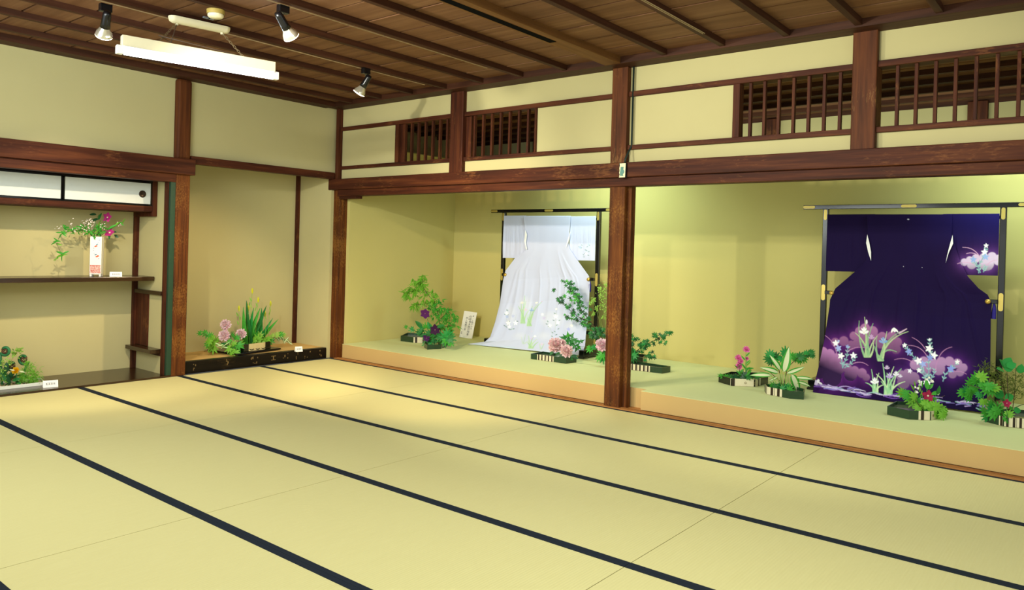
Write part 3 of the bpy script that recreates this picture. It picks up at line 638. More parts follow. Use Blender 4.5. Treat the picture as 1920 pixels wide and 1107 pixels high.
kimono('white kimono with faint irises, its hem trailing onto the felt, spread on a rack', 'c3c8e4', paint_white,
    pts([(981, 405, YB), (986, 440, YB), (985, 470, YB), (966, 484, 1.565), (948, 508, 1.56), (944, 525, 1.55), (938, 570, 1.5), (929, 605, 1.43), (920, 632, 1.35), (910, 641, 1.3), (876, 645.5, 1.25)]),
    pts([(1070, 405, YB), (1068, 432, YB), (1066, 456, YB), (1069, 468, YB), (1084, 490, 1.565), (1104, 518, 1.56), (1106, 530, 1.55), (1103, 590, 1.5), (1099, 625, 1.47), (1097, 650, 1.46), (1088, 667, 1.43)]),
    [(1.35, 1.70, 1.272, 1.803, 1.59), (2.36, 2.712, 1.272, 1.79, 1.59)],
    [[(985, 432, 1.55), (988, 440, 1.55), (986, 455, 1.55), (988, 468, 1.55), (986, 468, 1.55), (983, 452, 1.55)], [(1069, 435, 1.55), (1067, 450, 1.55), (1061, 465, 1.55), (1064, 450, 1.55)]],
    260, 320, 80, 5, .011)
for x, w, lab in ((2.655, 1.585, 'small dark purple cord tassel hanging beside the white kimono'), (6.585, 1.585, 'blue purple cord tassel hanging at the right edge of the purple kimono')):
    t = thing('tassel', lab, 'tassel', (x, w, .92))
    keep(MB().tube([(x, w, 1.06), (x+.003, w, 1.0), (x-.002, w, .92)], [.006, .016, .02], 8).build('threads', plain('2a1f80', .6)), t); keep(MB().tube([(x, w, 1.075), (x, w, 1.05)], .008, 8).build('knot', plain('201860', .6)), t)

# ================================================================ DISHES, PLANTS, CARDS
GREEN_GLAZE = plain('1f3a26', .2, .6, .25, 40); DARK_GLAZE = plain('10140f', .2, .6, .2, 40)
CREAM_GLAZE = plain('ddd3b4', .35, .5, .06, 20); BROWN_GLAZE = plain('2a1a14', .3, .5, .2, 40)
def offs(poly, d):
    n = len(poly); out = []
    for i in range(n):
        p0 = Vector(poly[i-1]); p1 = Vector(poly[i]); p2 = Vector(poly[(i+1) % n])
        a = (p1-p0).normalized(); b = (p2-p1).normalized(); na = Vector((-a.y, a.x)); nb = Vector((-b.y, b.x)); m = na+nb
        if m.length < 1e-4: m = na.copy()
        m.normalize(); out.append(tuple(p1+m*d/max(.35, m.dot(na))))
    return out
def dish(label, poly, h, band=None, z0=PZ, glaze=None, stripes=5, cup=False, group='striped green flower dishes', stand=0, cat='dish', name='flower_dish'):
    """poly: counter-clockwise footprint (x, y). band: (i0, i1, s0, s1) = front edge chain and the part of it that is striped."""
    glaze = glaze or GREEN_GLAZE
    c = sum((Vector(p) for p in poly), Vector((0, 0)))/len(poly)
    t = thing(name, label, cat, (c.x, c.y, z0), group)
    inn = offs(poly, .009); n = len(poly); m = MB()
    V = [(x, y, z0) for x, y in poly]+[(x, y, z0+h) for x, y in poly]+[(x, y, z0+h) for x, y in inn]+[(x, y, z0+.012) for x, y in inn]
    F = [tuple(range(n))[::-1], tuple(3*n+i for i in range(n))]
    for k in range(3): F += [(k*n+i, k*n+(i+1) % n, (k+1)*n+(i+1) % n, (k+1)*n+i) for i in range(n)]
    keep(m.add(V, F).build('body', glaze, bevel=.002), t)
    w = MB(); w.add([(x, y, z0+h*.62) for x, y in offs(poly, .0095)], [tuple(range(n))]); keep(w.build('water', plain('6d735c', .08, .6, .05)), t)
    if band:
        i0, i1, s0, s1 = band; P = [Vector(poly[i % n]) for i in range(i0, i1+1)]
        d = [0]
        for a, b in zip(P, P[1:]): d.append(d[-1]+(b-a).length)
        def pt(s):
            s *= d[-1]
            for k in range(len(P)-1):
                if s <= d[k+1]+1e-9: return P[k]+(P[k+1]-P[k])*((s-d[k])/(d[k+1]-d[k]))
            return P[-1]
        def strip(a, b, off, mm, zz0, zz1):
            N = max(2, int((b-a)*24)); q = [pt(a+(b-a)*k/N) for k in range(N+1)]
            for u, v in zip(q, q[1:]):
                e = (v-u).normalized(); o = Vector((e.y, -e.x))*off
                mm.add([(u.x+o.x, u.y+o.y, zz0), (v.x+o.x, v.y+o.y, zz0), (v.x+o.x, v.y+o.y, zz1), (u.x+o.x, u.y+o.y, zz1), (u.x, u.y, zz0), (v.x, v.y, zz0), (v.x, v.y, zz1), (u.x, u.y, zz1)], [(0, 1, 2, 3), (3, 2, 6, 7), (1, 0, 4, 5), (0, 3, 7, 4), (2, 1, 5, 6)])
        pm = MB(); strip(s0, s1, .002, pm, z0+.002, z0+h+.001); keep(pm.build('cream_band', CREAM_GLAZE), t)
        st = (s1-s0)/stripes
        ks = range(stripes) if not cup else (0, stripes-1)
        for k in ks:
            a = s0+st*k; sm = MB(); strip(a+st*.28, a+st*.66, .0032, sm, z0+.002, z0+h+.0015); keep(sm.build('stripe', BROWN_GLAZE), t)
            if not cup and k % 2 == 0: sm = MB(); strip(a+st*.82, a+st*.87, .0032, sm, z0+.002, z0+h+.0015); keep(sm.build('stripe', BROWN_GLAZE), t)
        if cup:
            for s in (s0+(s1-s0)*.42, s0+(s1-s0)*.66):
                q = pt(s); u = pt(min(1, s+.01)); e = (u-q).normalized(); o = Vector((e.y, -e.x))
                M = Matrix((( e.x, 0, o.x, q.x+o.x*.002), (e.y, 0, o.y, q.y+o.y*.002), (0, 1, 0, z0+h*.5), (0, 0, 0, 1)))
                keep(MB().lathe([(.010, 0), (.010, .002), (.006, .002), (.006, 0)], M, 14).build('ring_mark', plain('8a7a52', .4)), t)
    return t

# ---- leaf and petal shapes (unit size, base at the origin, pointing to +Y, facing +Z)
def leaf_maple(lobes=7, teeth=2, spread=118, narrow=.42, droop=.25):
    out = [(0, 0)]; pts = []
    for i in range(lobes):
        f = i/(lobes-1)*2-1; a = R(90-f*spread); ln = .62*(1-.42*abs(f)**1.4)
        tip = []
        for k in range(teeth+1):
            q = .45+.55*(k/(teeth+1)); w = narrow*.34*(1-q)+.025; tip.append((q*ln, w)); tip.append((q*ln+.03, w*.62))
        for r_, w in tip: pts.append((a, r_, w))
        pts.append((a, ln, 0))
        for r_, w in tip[::-1]: pts.append((a, r_, -w))
        if i < lobes-1:
            f2 = (i+.5)/(lobes-1)*2-1; pts.append((R(90-f2*spread), ln*.40*(1+narrow*.4), 0))
    V = [(0, .36, .03)]
    for a, r_, w in pts:
        x = math.cos(a)*r_-math.sin(a)*w; y = math.sin(a)*r_+math.cos(a)*w; V.append((x, .36+y, -droop*r_*r_))
    n = len(pts); F = [(0, i+1, i) for i in range(1, n)]
    b = MB().add(V, F); b.tube([(0, 0, -.02), (0, .2, .01), (0, .36, .03)], .012, 4); return b
def leaf_oval(w=.45, fold=.12, droop=.2, n=7, tip=.9):
    V = []; F = []
    for i in range(n+1):
        t = i/n; ww = w*.5*math.sin(math.pi*min(1, t**tip))**.8 if 0 < t < 1 else 0.004; z = -droop*t*t
        V += [(-ww, t, z+fold*ww*2), (0, t, z), (ww, t, z+fold*ww*2)]
    for i in range(n): a = i*3; F += [(a, a+1, a+4, a+3), (a+1, a+2, a+5, a+4)]
    return MB().add(V, F)
def leaf_varieg(w=.3, droop=.3, n=9):
    V = []; F = []; m = []
    for i in range(n+1):
        t = i/n; ww = w*.5*(math.sin(math.pi*t**.75)**.75 if 0 < t < 1 else .02); z = -droop*t*t
        for k in (-1, -.52, 0, .52, 1): V.append((ww*k, t, z+abs(k)*ww*.25))
    b = MB(); b.v = V
    for i in range(n):
        for k in range(4):
            a = i*5+k; b.f.append((a, a+1, a+6, a+5)); b.m.append(1 if k in (1, 2) else 0)
    return b
def blade(w=.1, droop=.1, n=6):
    V = []; F = []
    for i in range(n+1):
        t = i/n; ww = w*.5*(1-t**2.2)+.002; V += [(-ww, t, -droop*t*t), (0, t, -droop*t*t+w*.12), (ww, t, -droop*t*t)]
    for i in range(n): a = i*3; F += [(a, a+1, a+4, a+3), (a+1, a+2, a+5, a+4)]
    return MB().add(V, F)
def petal(w=.8, cup=.5, n=4, ruf=.0, point=False):
    V = []; F = []; K = 4
    for i in range(n+1):
        t = i/n; ww = w*.5*(math.sin(math.pi*(.12+.80*t)) if not point else math.sin(math.pi*(.1+.9*t)**.9)+.01)
        for k in range(K+1):
            s = k/K*2-1; V.append((ww*s, t, cup*(t*t)*.6+cup*.35*s*s*ww*2+(ruf*math.sin(s*9+t*5)*t if ruf else 0)))
    for i in range(n):
        for k in range(K): a = i*(K+1)+k; F.append((a, a+1, a+K+2, a+K+1))
    return MB().add(V, F)
LM = {}
GM = {'g': plain('46a336', .45, .3, .3, 20, trans=.2), 'y': plain('7cbd3c', .5, .3, .25, 20, trans=.25), 'd': plain('2c7434', .45, .3, .3, 20, trans=.12), 'b': plain('2f9344', .45, .3, .25, 20, trans=.15), 'k': plain('1b4a28', .4, .4, .3, 20), 'o': plain('5f6e2a', .55, .3, .3, 25, trans=.2), 'l': plain('9ec75a', .5, .3, .2, 20, trans=.3), 'w': plain('e9edc4', .5, .3, .06, 20, trans=.25)}
def leafmesh(kind, g):
    key = (kind, g)
    if key not in LM:
        b = {'maple': lambda: leaf_maple(7, 2), 'maple9': lambda: leaf_maple(9, 2, 125, .5), 'momiji': lambda: leaf_maple(5, 1, 105, .34, .35), 'oval': leaf_oval, 'lance': lambda: leaf_oval(.24, .1, .25), 'round': lambda: leaf_oval(.85, .05, .15, 7, .8), 'var': leaf_varieg, 'varn': lambda: leaf_varieg(.2, .4), 'blade': blade, 'peonyleaf': lambda: leaf_maple(3, 0, 62, .7, .3)}[kind]()
        LM[key] = b.mesh('leaf', [GM[g], GM['w']], kind not in ('maple', 'maple9', 'momiji', 'peonyleaf'))
    return LM[key]
def orient(p, dirv, nrm, s, sx=1):
    y = dirv.normalized(); z = (nrm-y*nrm.dot(y)).normalized(); x = y.cross(z)
    return Matrix(((x.x*s*sx, y.x*s, z.x*s, p.x), (x.y*s*sx, y.y*s, z.y*s, p.y), (x.z*s*sx, y.z*s, z.z*s, p.z), (0, 0, 0, 1)))
RV = _r.copy(); TOCAM = Vector((.55, -.75, .0))
class Plant:
    """one cut stem; pixel lists are read at depth `y` (plane y) or, in the alcoves, `x`."""
    def __init__(s, name, label, cat, base, y=None, x=None, group=None, seed=1):
        s.y, s.x = y, x; s.rg = random.Random(seed); b = s.p(*base); s.root = thing(name, label, cat, b, group); s.b = b
    def p(s, u, v, d=0):
        q = at(u, v, s.y+d) if s.y is not None else atx(u, v, s.x+d)
        return q
    def stem(s, pl, r=.004, g='d', name='stem', r1=None):
        P3 = [s.p(*q) for q in pl]; n = len(P3); rr = [r+((r1 if r1 is not None else r*.6)-r)*i/(n-1) for i in range(n)]
        return keep(MB().tube(P3, rr, 6).build(name, GM[g] if g in GM else plain(g, .6), smooth=True), s.root)
    def leaf(s, kind, g, u, v, ang, px, d=0, tilt=.35, lift=.55, sx=1, name='leaf', center=True):
        c = s.p(u, v, d); sz = px/ppm(c); a = R(ang)
        nr = TOCAM+Vector((0, 0, lift))+Vector((s.rg.uniform(-1, 1), s.rg.uniform(-1, 1), s.rg.uniform(-1, 1)))*tilt
        dv = RV*math.cos(a)+Vector((0, 0, 1))*math.sin(a)+TOCAM*s.rg.uniform(0, .4)
        if center: c = c-dv.normalized()*sz*.5
        o = link(name, leafmesh(kind, g)); o.matrix_world = orient(c, dv, nr, sz, sx)
        o.parent = s.root; o.matrix_parent_inverse = Matrix.Translation(-Vector(s.root.location)); return o
    def leaves(s, kind, gs, spots, **k):
        for q in spots: s.leaf(kind, s.rg.choice(gs), *q[:4], d=(q[4] if len(q) > 4 else s.rg.uniform(-.04, .04)), **k)
    def bloom(s, name, u, v, px, col, col2, layers, d=0, lift=.45, w=.8, cup=.5, ruf=0, point=False, center=None, nrm=None, emitc=None):
        c = s.p(u, v, d); sz = px/ppm(c)/2
        z = (nrm or (TOCAM+Vector((0, 0, lift)))).normalized(); x = z.orthogonal().normalized(); yv = z.cross(x); B = MB()
        for (cnt, el, sc, mi) in layers:
            for k in range(cnt):
                a = 2*math.pi*(k+s.rg.uniform(-.15, .15))/cnt+el*3; e = R(el+s.rg.uniform(-8, 8)); dv = (x*math.cos(a)+yv*math.sin(a))*math.cos(e)+z*math.sin(e)
                nn = z*math.cos(e)-(x*math.cos(a)+yv*math.sin(a))*math.sin(e)
                P = petal(w*s.rg.uniform(.85, 1.15), cup, 4, ruf, point); P.xf(orient(c, dv, nn, sz*sc*s.rg.uniform(.9, 1.08))); B.add(P.v, P.f, mi)
        o = keep(B.build(name, [plain(col, .6, .2, .08, 40, trans=.2), plain(col2, .6, .2, .08, 40, trans=.2)], smooth=True), s.root)
        if center:
            keep(MB().lathe([(0, .1*sz), (.12*sz, .08*sz), (.16*sz, 0)], Matrix.Translation(c+z*.1*sz) @ z.to_track_quat('Z', 'Y').to_matrix().to_4x4(), 10).build('flower_centre', plain(center, .6)), s.root)
        return o
    def peony(s, u, v, px, col='f0a9b0', col2='e58a98', d=0, lift=.5):
        return s.bloom('bloom', u, v, px, col, col2, [(10, -30, .92, 0), (11, -10, 1.0, 0), (12, 8, 1.0, 1), (12, 24, 1.0, 0), (12, 40, .96, 0), (11, 54, .92, 1), (9, 67, .88, 0), (7, 80, .84, 0)], d=d, lift=lift, w=.52, cup=.45, ruf=.10)
    def clematis(s, u, v, px, col, col2, d=0, n=6, lift=.2, center='e8dcb0'):
        return s.bloom('bloom', u, v, px, col, col2, [(n, 8, 1, 0)], d=d, lift=lift, w=.8, cup=.12, point=True, center=center)
    def foliage(s, name, g, spots, px, cnt, kind='needle', gs=None, drop=.5, spread=1.0):
        """fine foliage nobody could count: one part"""
        B = MB()
        for (u, v, *r_) in spots:
            rad = r_[0] if r_ else 6; c0 = s.p(u, v)
            sc = 1/ppm(c0)
            for k in range(cnt):
                off = Vector((s.rg.gauss(0, 1), s.rg.gauss(0, 1), s.rg.gauss(0, 1)))*rad*sc*.55
                a = Vector((s.rg.uniform(-1, 1), s.rg.uniform(-1, 1), s.rg.uniform(-1, 1)*spread-drop)).normalized()
                nn = (TOCAM+Vector((s.rg.uniform(-.6, .6), s.rg.uniform(-.6, .6), s.rg.uniform(-.2, .8))))
                L_ = px*sc*s.rg.uniform(.6, 1.2)
                if kind == 'needle':
                    M = orient(c0+off, a, nn, L_); w = .07
                    B.add([M @ Vector(q) for q in ((0, 0, 0), (w, .5, 0), (0, 1, -.1), (-w, .5, 0))], [(0, 1, 2, 3)])
                elif kind == 'leaf':
                    M = orient(c0+off, a, nn, L_); B.add([M @ Vector(q) for q in ((0, 0, 0), (.2, .35, .03), (.13, .75, 0), (0, 1, -.1), (-.13, .75, 0), (-.2, .35, .03))], [(0, 1, 2, 3), (0, 3, 4, 5)])
                else:            # dissected leaf: five hanging threads
                    for j in range(5):
                        b2 = (a+Vector((s.rg.uniform(-.7, .7), s.rg.uniform(-.7, .7), -.35))).normalized(); M = orient(c0+off, b2, nn, L_*s.rg.uniform(.7, 1.1))
                        B.add([M @ Vector(q) for q in ((0, 0, 0), (.06, .4, 0), (0, 1, -.15), (-.06, .4, 0))], [(0, 1, 2, 3)])
        o = keep(B.build(name, GM[g]), s.root); o['kind'] = 'stuff'; return o
def P2(*seq, z=PZ):              # footprint corners measured in the photo on the platform top
    return [(q.x, q.y) for q in (atz(u, v, z) for u, v in seq)]
def ccw(poly):
    a = sum(p[0]*q[1]-q[0]*p[1] for p, q in zip(poly, poly[1:]+poly[:1])); return poly if a > 0 else poly[::-1]

# ---- A. vase on the shelf
vp = Vector((-.5, -2.54, 1.002)); t = thing('vase', 'tall square white porcelain vase with red painted base on the shelf', 'vase', vp)
hw = .052; rot = Matrix.Translation(vp) @ Matrix.Rotation(R(-34), 4, 'Z')
V = []; F = []; prof = [(.0, .025, 1), (.93, .02, 1), (1, .02, 1), (1.0, .39, 1), (.97, .395, 1), (.88, .395, 1), (.86, .36, 1), (.8, .1, 1)]
for k, z, _ in prof:
    for sx, sy in ((-1, -1), (1, -1), (1, 1), (-1, 1)): V.append((sx*hw*k, sy*hw*k, z))
for j in range(len(prof)-1):
    for i in range(4): F.append((j*4+i, j*4+(i+1) % 4, j*4+4+(i+1) % 4, j*4+4+i))
PORC = plain('eceae2', .25, .5, .03)
keep(MB().add(V, F).xf(rot).build('body', PORC, bevel=.003), t)
for sx in (-1, 1):
    for sy in (-1, 1): keep(MB().box(sx*hw*.8-.009, sx*hw*.8+.009, sy*hw*.8-.009, sy*hw*.8+.009, 0, .026).xf(rot).build('foot', PORC, bevel=.003), t)
nb = NT('red_net'); vv = nb.n('ShaderNodeTexVoronoi', feature='DISTANCE_TO_EDGE', Scale=110); nb.l(nb.coord((1, 1, 1)), vv.inputs['Vector'])
NET = nb.fin(nb.ramp(vv.outputs['Distance'], [(.12, 'c4543a'), (.2, 'efe4da')]), .3, .5)
faces = {'front': Matrix.Rotation(0, 4, 'Z'), 'side': Matrix.Rotation(R(90), 4, 'Z')}
for M in (Matrix.Rotation(0, 4, 'Z'), Matrix.Rotation(R(90), 4, 'Z'), Matrix.Rotation(R(-90), 4, 'Z')):
    keep(MB().box(-hw*.9, hw*.9, -hw-.0012, -hw, .032, .105).xf(rot @ M).build('painted_band', NET), t)
    keep(MB().box(-hw*.9, hw*.9, -hw-.0016, -hw, .105, .112).xf(rot @ M).build('painted_line', plain('c0472e', .4)), t)
    for x, z, s, c in ((.0, .30, .017, 'd2603a'), (.010, .318, .011, '3f7f9a'), (-.018, .28, .006, '454a52'), (.014, .2, .02, 'cf5a30'), (.0, .215, .013, '3a5f86'), (-.02, .26, .005, '555a60'), (.028, .175, .006, '555a60'), (-.014, .228, .004, '666a70'), (.02, .335, .006, '7f94b8'), (.03, .36, .01, '8fa4c4')):
        poly = [(x+math.cos(k*1.2566*2+.4)*s*(1 if k % 2 else .6), z+math.sin(k*1.2566*2+.4)*s*.7) for k in range(5)]
        a = MB().prism([(x-s, z-s*.3), (x, z-s*.55), (x+s, z+s*.2), (x+s*.3, z+s*.6), (x-s*.4, z+s*.15)], 0, .0012).xf(rot @ M @ Matrix.Translation((0, -hw, 0)) @ Matrix.Rotation(R(90), 4, 'X')); keep(a.build('painted_bird', plain(c, .4)), t)
q = Plant('clematis', 'magenta clematis stems with green leaves in the white vase', 'flower', (178, 445), x=-.5, seed=3)
q.stem([(178, 450), (186, 432), (195, 420), (202, 408)], .0035); q.stem([(180, 450), (190, 440), (198, 436), (205, 436)], .003); q.stem([(178, 450), (176, 430), (180, 412), (186, 402)], .003)
q.clematis(202, 408, 20, 'c8358c', 'b02a7a', n=5); q.clematis(206, 437, 21, 'c8358c', 'b02a7a', n=5, lift=.6)
q.leaves('oval', ['d', 'k'], [(174, 402, 175, 13), (178, 412, 190, 14), (187, 406, 75, 14), (205, 444, 265, 10), (218, 443, -35, 10), (215, 435, -5, 8)])
q = Plant('abelia_spray', 'arching spray of tiny white blossom trailing left from the white vase', 'flower', (178, 445), x=-.5, seed=4)
q.stem([(178, 450), (168, 435), (150, 432), (130, 434), (113, 440), (110, 447), (106, 458), (112, 470), (115, 478)], .003, '5a6a30'); q.stem([(176, 450), (165, 430), (160, 422), (170, 414)], .0025); q.stem([(180, 450), (200, 434), (216, 424), (232, 416)], .0025)
q.leaves('lance', ['y', 'g', 'g'], [(126, 434, 200, 16), (119, 436, 150, 14), (113, 442, 230, 13), (110, 436, 175, 12), (120, 440, -30, 12), (133, 431, 20, 14), (140, 428, 160, 14), (137, 436, -60, 10), (106, 452, 175, 16), (100, 456, 200, 14), (110, 458, -10, 12), (104, 449, 150, 10), (112, 474, 160, 16), (118, 478, 20, 16), (108, 482, 215, 20), (115, 484, 260, 14), (122, 474, 30, 14), (104, 486, 200, 12), (112, 480, 190, 18), (148, 426, 140, 12), (154, 430, 200, 12), (150, 433, 10, 12), (210, 425, 30, 16), (217, 422, 50, 14), (222, 418, 20, 14), (228, 420, -30, 10), (231, 415, 60, 12), (205, 428, 200, 14), (198, 428, 160, 14), (188, 425, 90, 14), (182, 428, 100, 18), (180, 436, 60, 14), (190, 437, 30, 14), (170, 436, 130, 14), (163, 438, 200, 14), (185, 420, 80, 16)])
q.foliage('fine_leaves', 'g', [(172, 436, 9), (182, 436, 9), (160, 432, 9), (190, 432, 9), (148, 430, 7), (128, 433, 7)], 8, 16, 'leaf', drop=-.2)
B = MB(); rg = random.Random(2)
for k in range(95):
    u, v = rg.choice([(150, 424, 6), (160, 418, 7), (168, 414, 6), (172, 426, 7), (158, 430, 6), (134, 416, 3), (112, 430, 3), (192, 425, 6), (196, 422, 5), (176, 422, 6), (135, 432, 3), (221, 420, 2), (170, 416, 4)])[:2]; c = atx(u+rg.gauss(0, 4), v+rg.gauss(0, 3.5), -.5+rg.uniform(-.04, .05)); s = rg.uniform(.004, .0075)
    B.lathe([(0, s), (s*.7, s*.5), (s*.9, 0), (s*.5, -s*.6)], Matrix.Translation(c), 6)
o = keep(B.build('blossom', plain('efe3dc', .6)), q.root); o['kind'] = 'stuff'

def card(label, c, ang, w, h, lean=20, marks=4):
    t = thing('name_card', label, 'card', c, 'small white name cards'); M = Matrix.Translation(c) @ Matrix.Rotation(R(ang), 4, 'Z')
    T1 = M @ Matrix.Translation((0, 0, .001)) @ Matrix.Rotation(R(-lean), 4, 'X'); T2 = M @ Matrix.Translation((0, h*math.sin(R(lean))*2, .001)) @ Matrix.Rotation(R(lean), 4, 'X')
    f = MB().box(-w/2, w/2, 0, .0015, 0, h).xf(T1).build('front_leaf', WHITE); keep(f, t); keep(MB().box(-w/2, w/2, -.0015, 0, 0, h).xf(T2).build('back_leaf', WHITE), t)
    L_ = MB(); rg = random.Random(int(c[1]*100)+int(c[0]*10))
    for k in range(marks):
        x = (-.5+(k+.5)/marks)*w*.66; s = h*.13
        for j in range(3): L_.box(x-s, x+s, -.0008, 0, h*.5-s+j*s*.9, h*.5-s+j*s*.9+s*.28)
        L_.box(x-s*.16, x+s*.16, -.0008, 0, h*.5-s, h*.5+s)
    L_.xf(T1).build('lettering', plain('4a4e60', .7), f)
card('small white name card on the shelf beside the vase', (-.36, -2.41, 1.002), 75, .11, .05)
card('small white name card on the alcove floor beside the fern arrangement', atz(95, 727, .018), 78, .12, .065)
card('small white name card at the right end of the black alcove sill', atz(561, 660, .122), 75, .085, .062)

# ---- B. fern arrangement, lower left
z0 = .018; tr = [(-.50, -3.62), (-.23, -3.62), (-.23, -3.08), (-.50, -3.02)]
t = dish('flat white tray at the left edge on the dark alcove floor', tr, .03, None, z0, plain('dfe3da', .35, .5, .05), group=None, name='flower_tray', cat='tray')
PX = -.36
FD = plain('2f7044', .5, .3, .3, 30)
for i, (u, v, r, base, lab) in enumerate(((10, 658, 10, (4, 722), 'leftmost curled fiddlehead fern, cut by the picture edge'), (44, 674, 10.5, (36, 722), 'tall curled fiddlehead fern above the yellow flower'), (22, 686, 10, (14, 722), 'low curled fiddlehead fern behind the dark leaves'))):
    c = atx(u, v, PX-.05*i); s = r/ppm(c); n = 64; P3 = []; rr = []
    for k in range(n):
        a = k/n*4.2*math.pi; rad = s*(1-.93*(k/n)**.8); th = R(-25)-a if i != 0 else R(200)+a
        P3.append(c+RV*math.cos(th)*rad+Vector((0, 0, 1))*math.sin(th)*rad+TOCAM*.004*(k/n)); rr.append(.014*(1-.6*k/n))
    b0 = atx(base[0], base[1], PX-.05*i); b0.z = max(b0.z, z0+.01)
    t = thing('fiddlehead_fern', lab, 'fern', b0, 'fiddlehead ferns in the white tray')
    st = [b0+(P3[0]-b0)*k/4+Vector((0, 0, .0)) for k in range(4)]
    keep(MB().tube(st+P3[:26], [.011]*4+[.013]*26, 8).build('stalk', FD, smooth=True), t)
    keep(MB().tube(P3[25:], rr[25:], 8).build('curl', plain('5f4532', .8, .2, .4, 200), smooth=True), t)
q = Plant('yellow_flower', 'yellow flower head with a pointed petal low among the ferns', 'flower', (30, 718), x=-.28, seed=8)
q.stem([(30, 720), (31, 697)], .006); q.bloom('bloom', 31, 696, 15, 'f2c414', 'e0a80c', [(10, 5, 1, 0), (9, 35, .9, 0), (8, 60, .7, 1), (6, 80, .5, 0)], w=.8, cup=.6)
q.leaves('lance', ['w'], [(22, 694, 170, 12), (40, 697, -10, 12)], name='petal_leaf')
q = Plant('leafy_sprig', 'pale yellow-green fine leafed sprig between two curled ferns', 'foliage', (20, 716), x=-.33, seed=9)
q.stem([(18, 715), (22, 675), (32, 660)], .002, '8a8a40'); q.foliage('leaflets', 'l', [(32, 660, 8), (26, 664, 6), (36, 658, 5), (8, 682, 9), (14, 685, 8), (4, 702, 10), (6, 712, 8)], 6, 30, 'leaf', drop=-.1)
q = Plant('asparagus_fern', 'feathery bright green asparagus fern at the tray end', 'foliage', (64, 716), x=-.3, seed=10)
q.stem([(55, 720), (52, 700), (50, 684)], .002, 'y'); q.stem([(58, 720), (64, 708), (70, 702)], .002, 'y')
q.foliage('needles', 'y', [(52, 684, 8), (56, 692, 9), (60, 700, 9), (66, 704, 9), (70, 712, 8), (50, 706, 9), (44, 710, 9), (42, 702, 7), (54, 714, 8), (38, 714, 7), (62, 713, 7)], 8, 70, 'needle', drop=.1)
q = Plant('dark_leaf_bunch', 'bunch of very dark green leaves at the foot of the ferns', 'foliage', (20, 716), x=-.31, seed=12)
q.leaves('oval', ['k', 'd', 'k'], [(8, 700, 90, 22), (10, 708, 100, 22), (20, 704, 60, 20), (16, 712, 110, 18), (26, 708, 40, 18), (30, 712, 20, 16), (12, 690, 85, 20), (38, 704, 20, 12), (14, 720, 200, 14), (34, 718, 150, 12), (46, 705, 10, 10)])
q.stem([(14, 722), (14, 700)], .004, 'k')
peb = MB(); rg = random.Random(5)
for k in range(70):
    x = rg.uniform(-.48, -.25); y = rg.uniform(-3.6, -3.1); s = rg.uniform(.006, .014); peb.lathe([(0, s*.7), (s*.7, s*.4), (s, 0)], Matrix.Translation((x, y, z0+.02)), 6)
o = peb.build('pebbles', plain('b7a48e', .7, .2, .5, 60)); tag(o, 'small pale and red-brown pebbles in the white tray', 'pebbles'); o['kind'] = 'stuff'

# ---- C. tokonoma arrangement
ZT = .122
brd = ccw([(-.125, -1.19), (-.24, -.545), (-.60, -.60), (-.66, -1.24)])
t = thing('black_board', 'flat black lacquer board on the alcove floor under the flowers', 'board', (-.4, -.9, ZT)); keep(MB().prism(brd, ZT+.008, ZT+.026).build('board', LACQ, bevel=.002), t)
keep(MB().prism(offs(brd, .04), ZT, ZT+.009).build('base', LACQ), t)
zb = ZT+.026
bt = ccw([(-.20, -1.06), (-.20, -.95), (-.22, -.80), (-.26, -.68), (-.33, -.62), (-.42, -.68), (-.43, -.90), (-.38, -1.08), (-.28, -1.12)])
t = dish('dark green boat dish with cream crescent panel on the black board', bt, .085, None, zb, DARK_GLAZE, group=None)
i0 = min(range(len(bt)), key=lambda k: abs(bt[k][1]+.95)+abs(bt[k][0]+.20))
pm = MB(); em = MB()
Pq = [Vector(v) for v in ((-.199, -1.0), (-.199, -.95), (-.219, -.80), (-.2285, -.77))]
for a, b in zip(Pq, Pq[1:]):
    o = Vector(((b-a).normalized().y, -(b-a).normalized().x))*.004; a2, b2 = a+o, b+o
    pm.add([(a2.x, a2.y, zb+.004), (b2.x, b2.y, zb+.004), (b2.x, b2.y, zb+.086), (a2.x, a2.y, zb+.086), (a.x, a.y, zb+.004), (b.x, b.y, zb+.004), (b.x, b.y, zb+.086), (a.x, a.y, zb+.086)], [(0, 1, 2, 3), (3, 2, 6, 7), (0, 3, 7, 4), (2, 1, 5, 6)])
keep(pm.build('cream_panel', plain('d2c08c', .35, .5, .08, 20)), t)
for k in range(3):
    a = -.985+.08*k; x = -.193 if a < -.94 else -.193-(a+.95)*.14
    cr = [(math.cos(R(200+j*14))*.03, math.sin(R(200+j*14))*.022) for j in range(11)]+[(math.cos(R(340-j*14))*.024, math.sin(R(340-j*14))*.013) for j in range(11)]
    keep(MB().prism(cr, 0, .002).xf(Matrix.Translation((x, a+.02, zb+.035)) @ Matrix.Rotation(R(82), 4, 'Z') @ Matrix.Rotation(R(90), 4, 'X')).build('crescent', DARK_GLAZE), t)
X0 = -.32
for i, (u, v, px, lab) in enumerate(((423.5, 610, 21, 'topmost pink peony in the alcove arrangement'), (421, 630, 22, 'lower left pink peony in the alcove arrangement'), (452.5, 627, 20, 'right-hand pink peony in the alcove arrangement'))):
    q = Plant('peony', lab, 'flower', (428+i*5, 655), x=X0+.04*i, group='pink peonies in the alcove', seed=20+i)
    q.stem([(430+i*5, 656), (u+2, v+16), (u, v)], .0045); q.peony(u, v, px, 'ffe8ee', 'fad2dd'); 
    q.leaves('oval', ['k', 'd'], [(u-4, v+16, 200, 14), (u+5, v+20, -40, 14)])
q = Plant('maple_branch', 'green maple branch sweeping left over the black board', 'foliage', (425, 652), x=X0, seed=24)
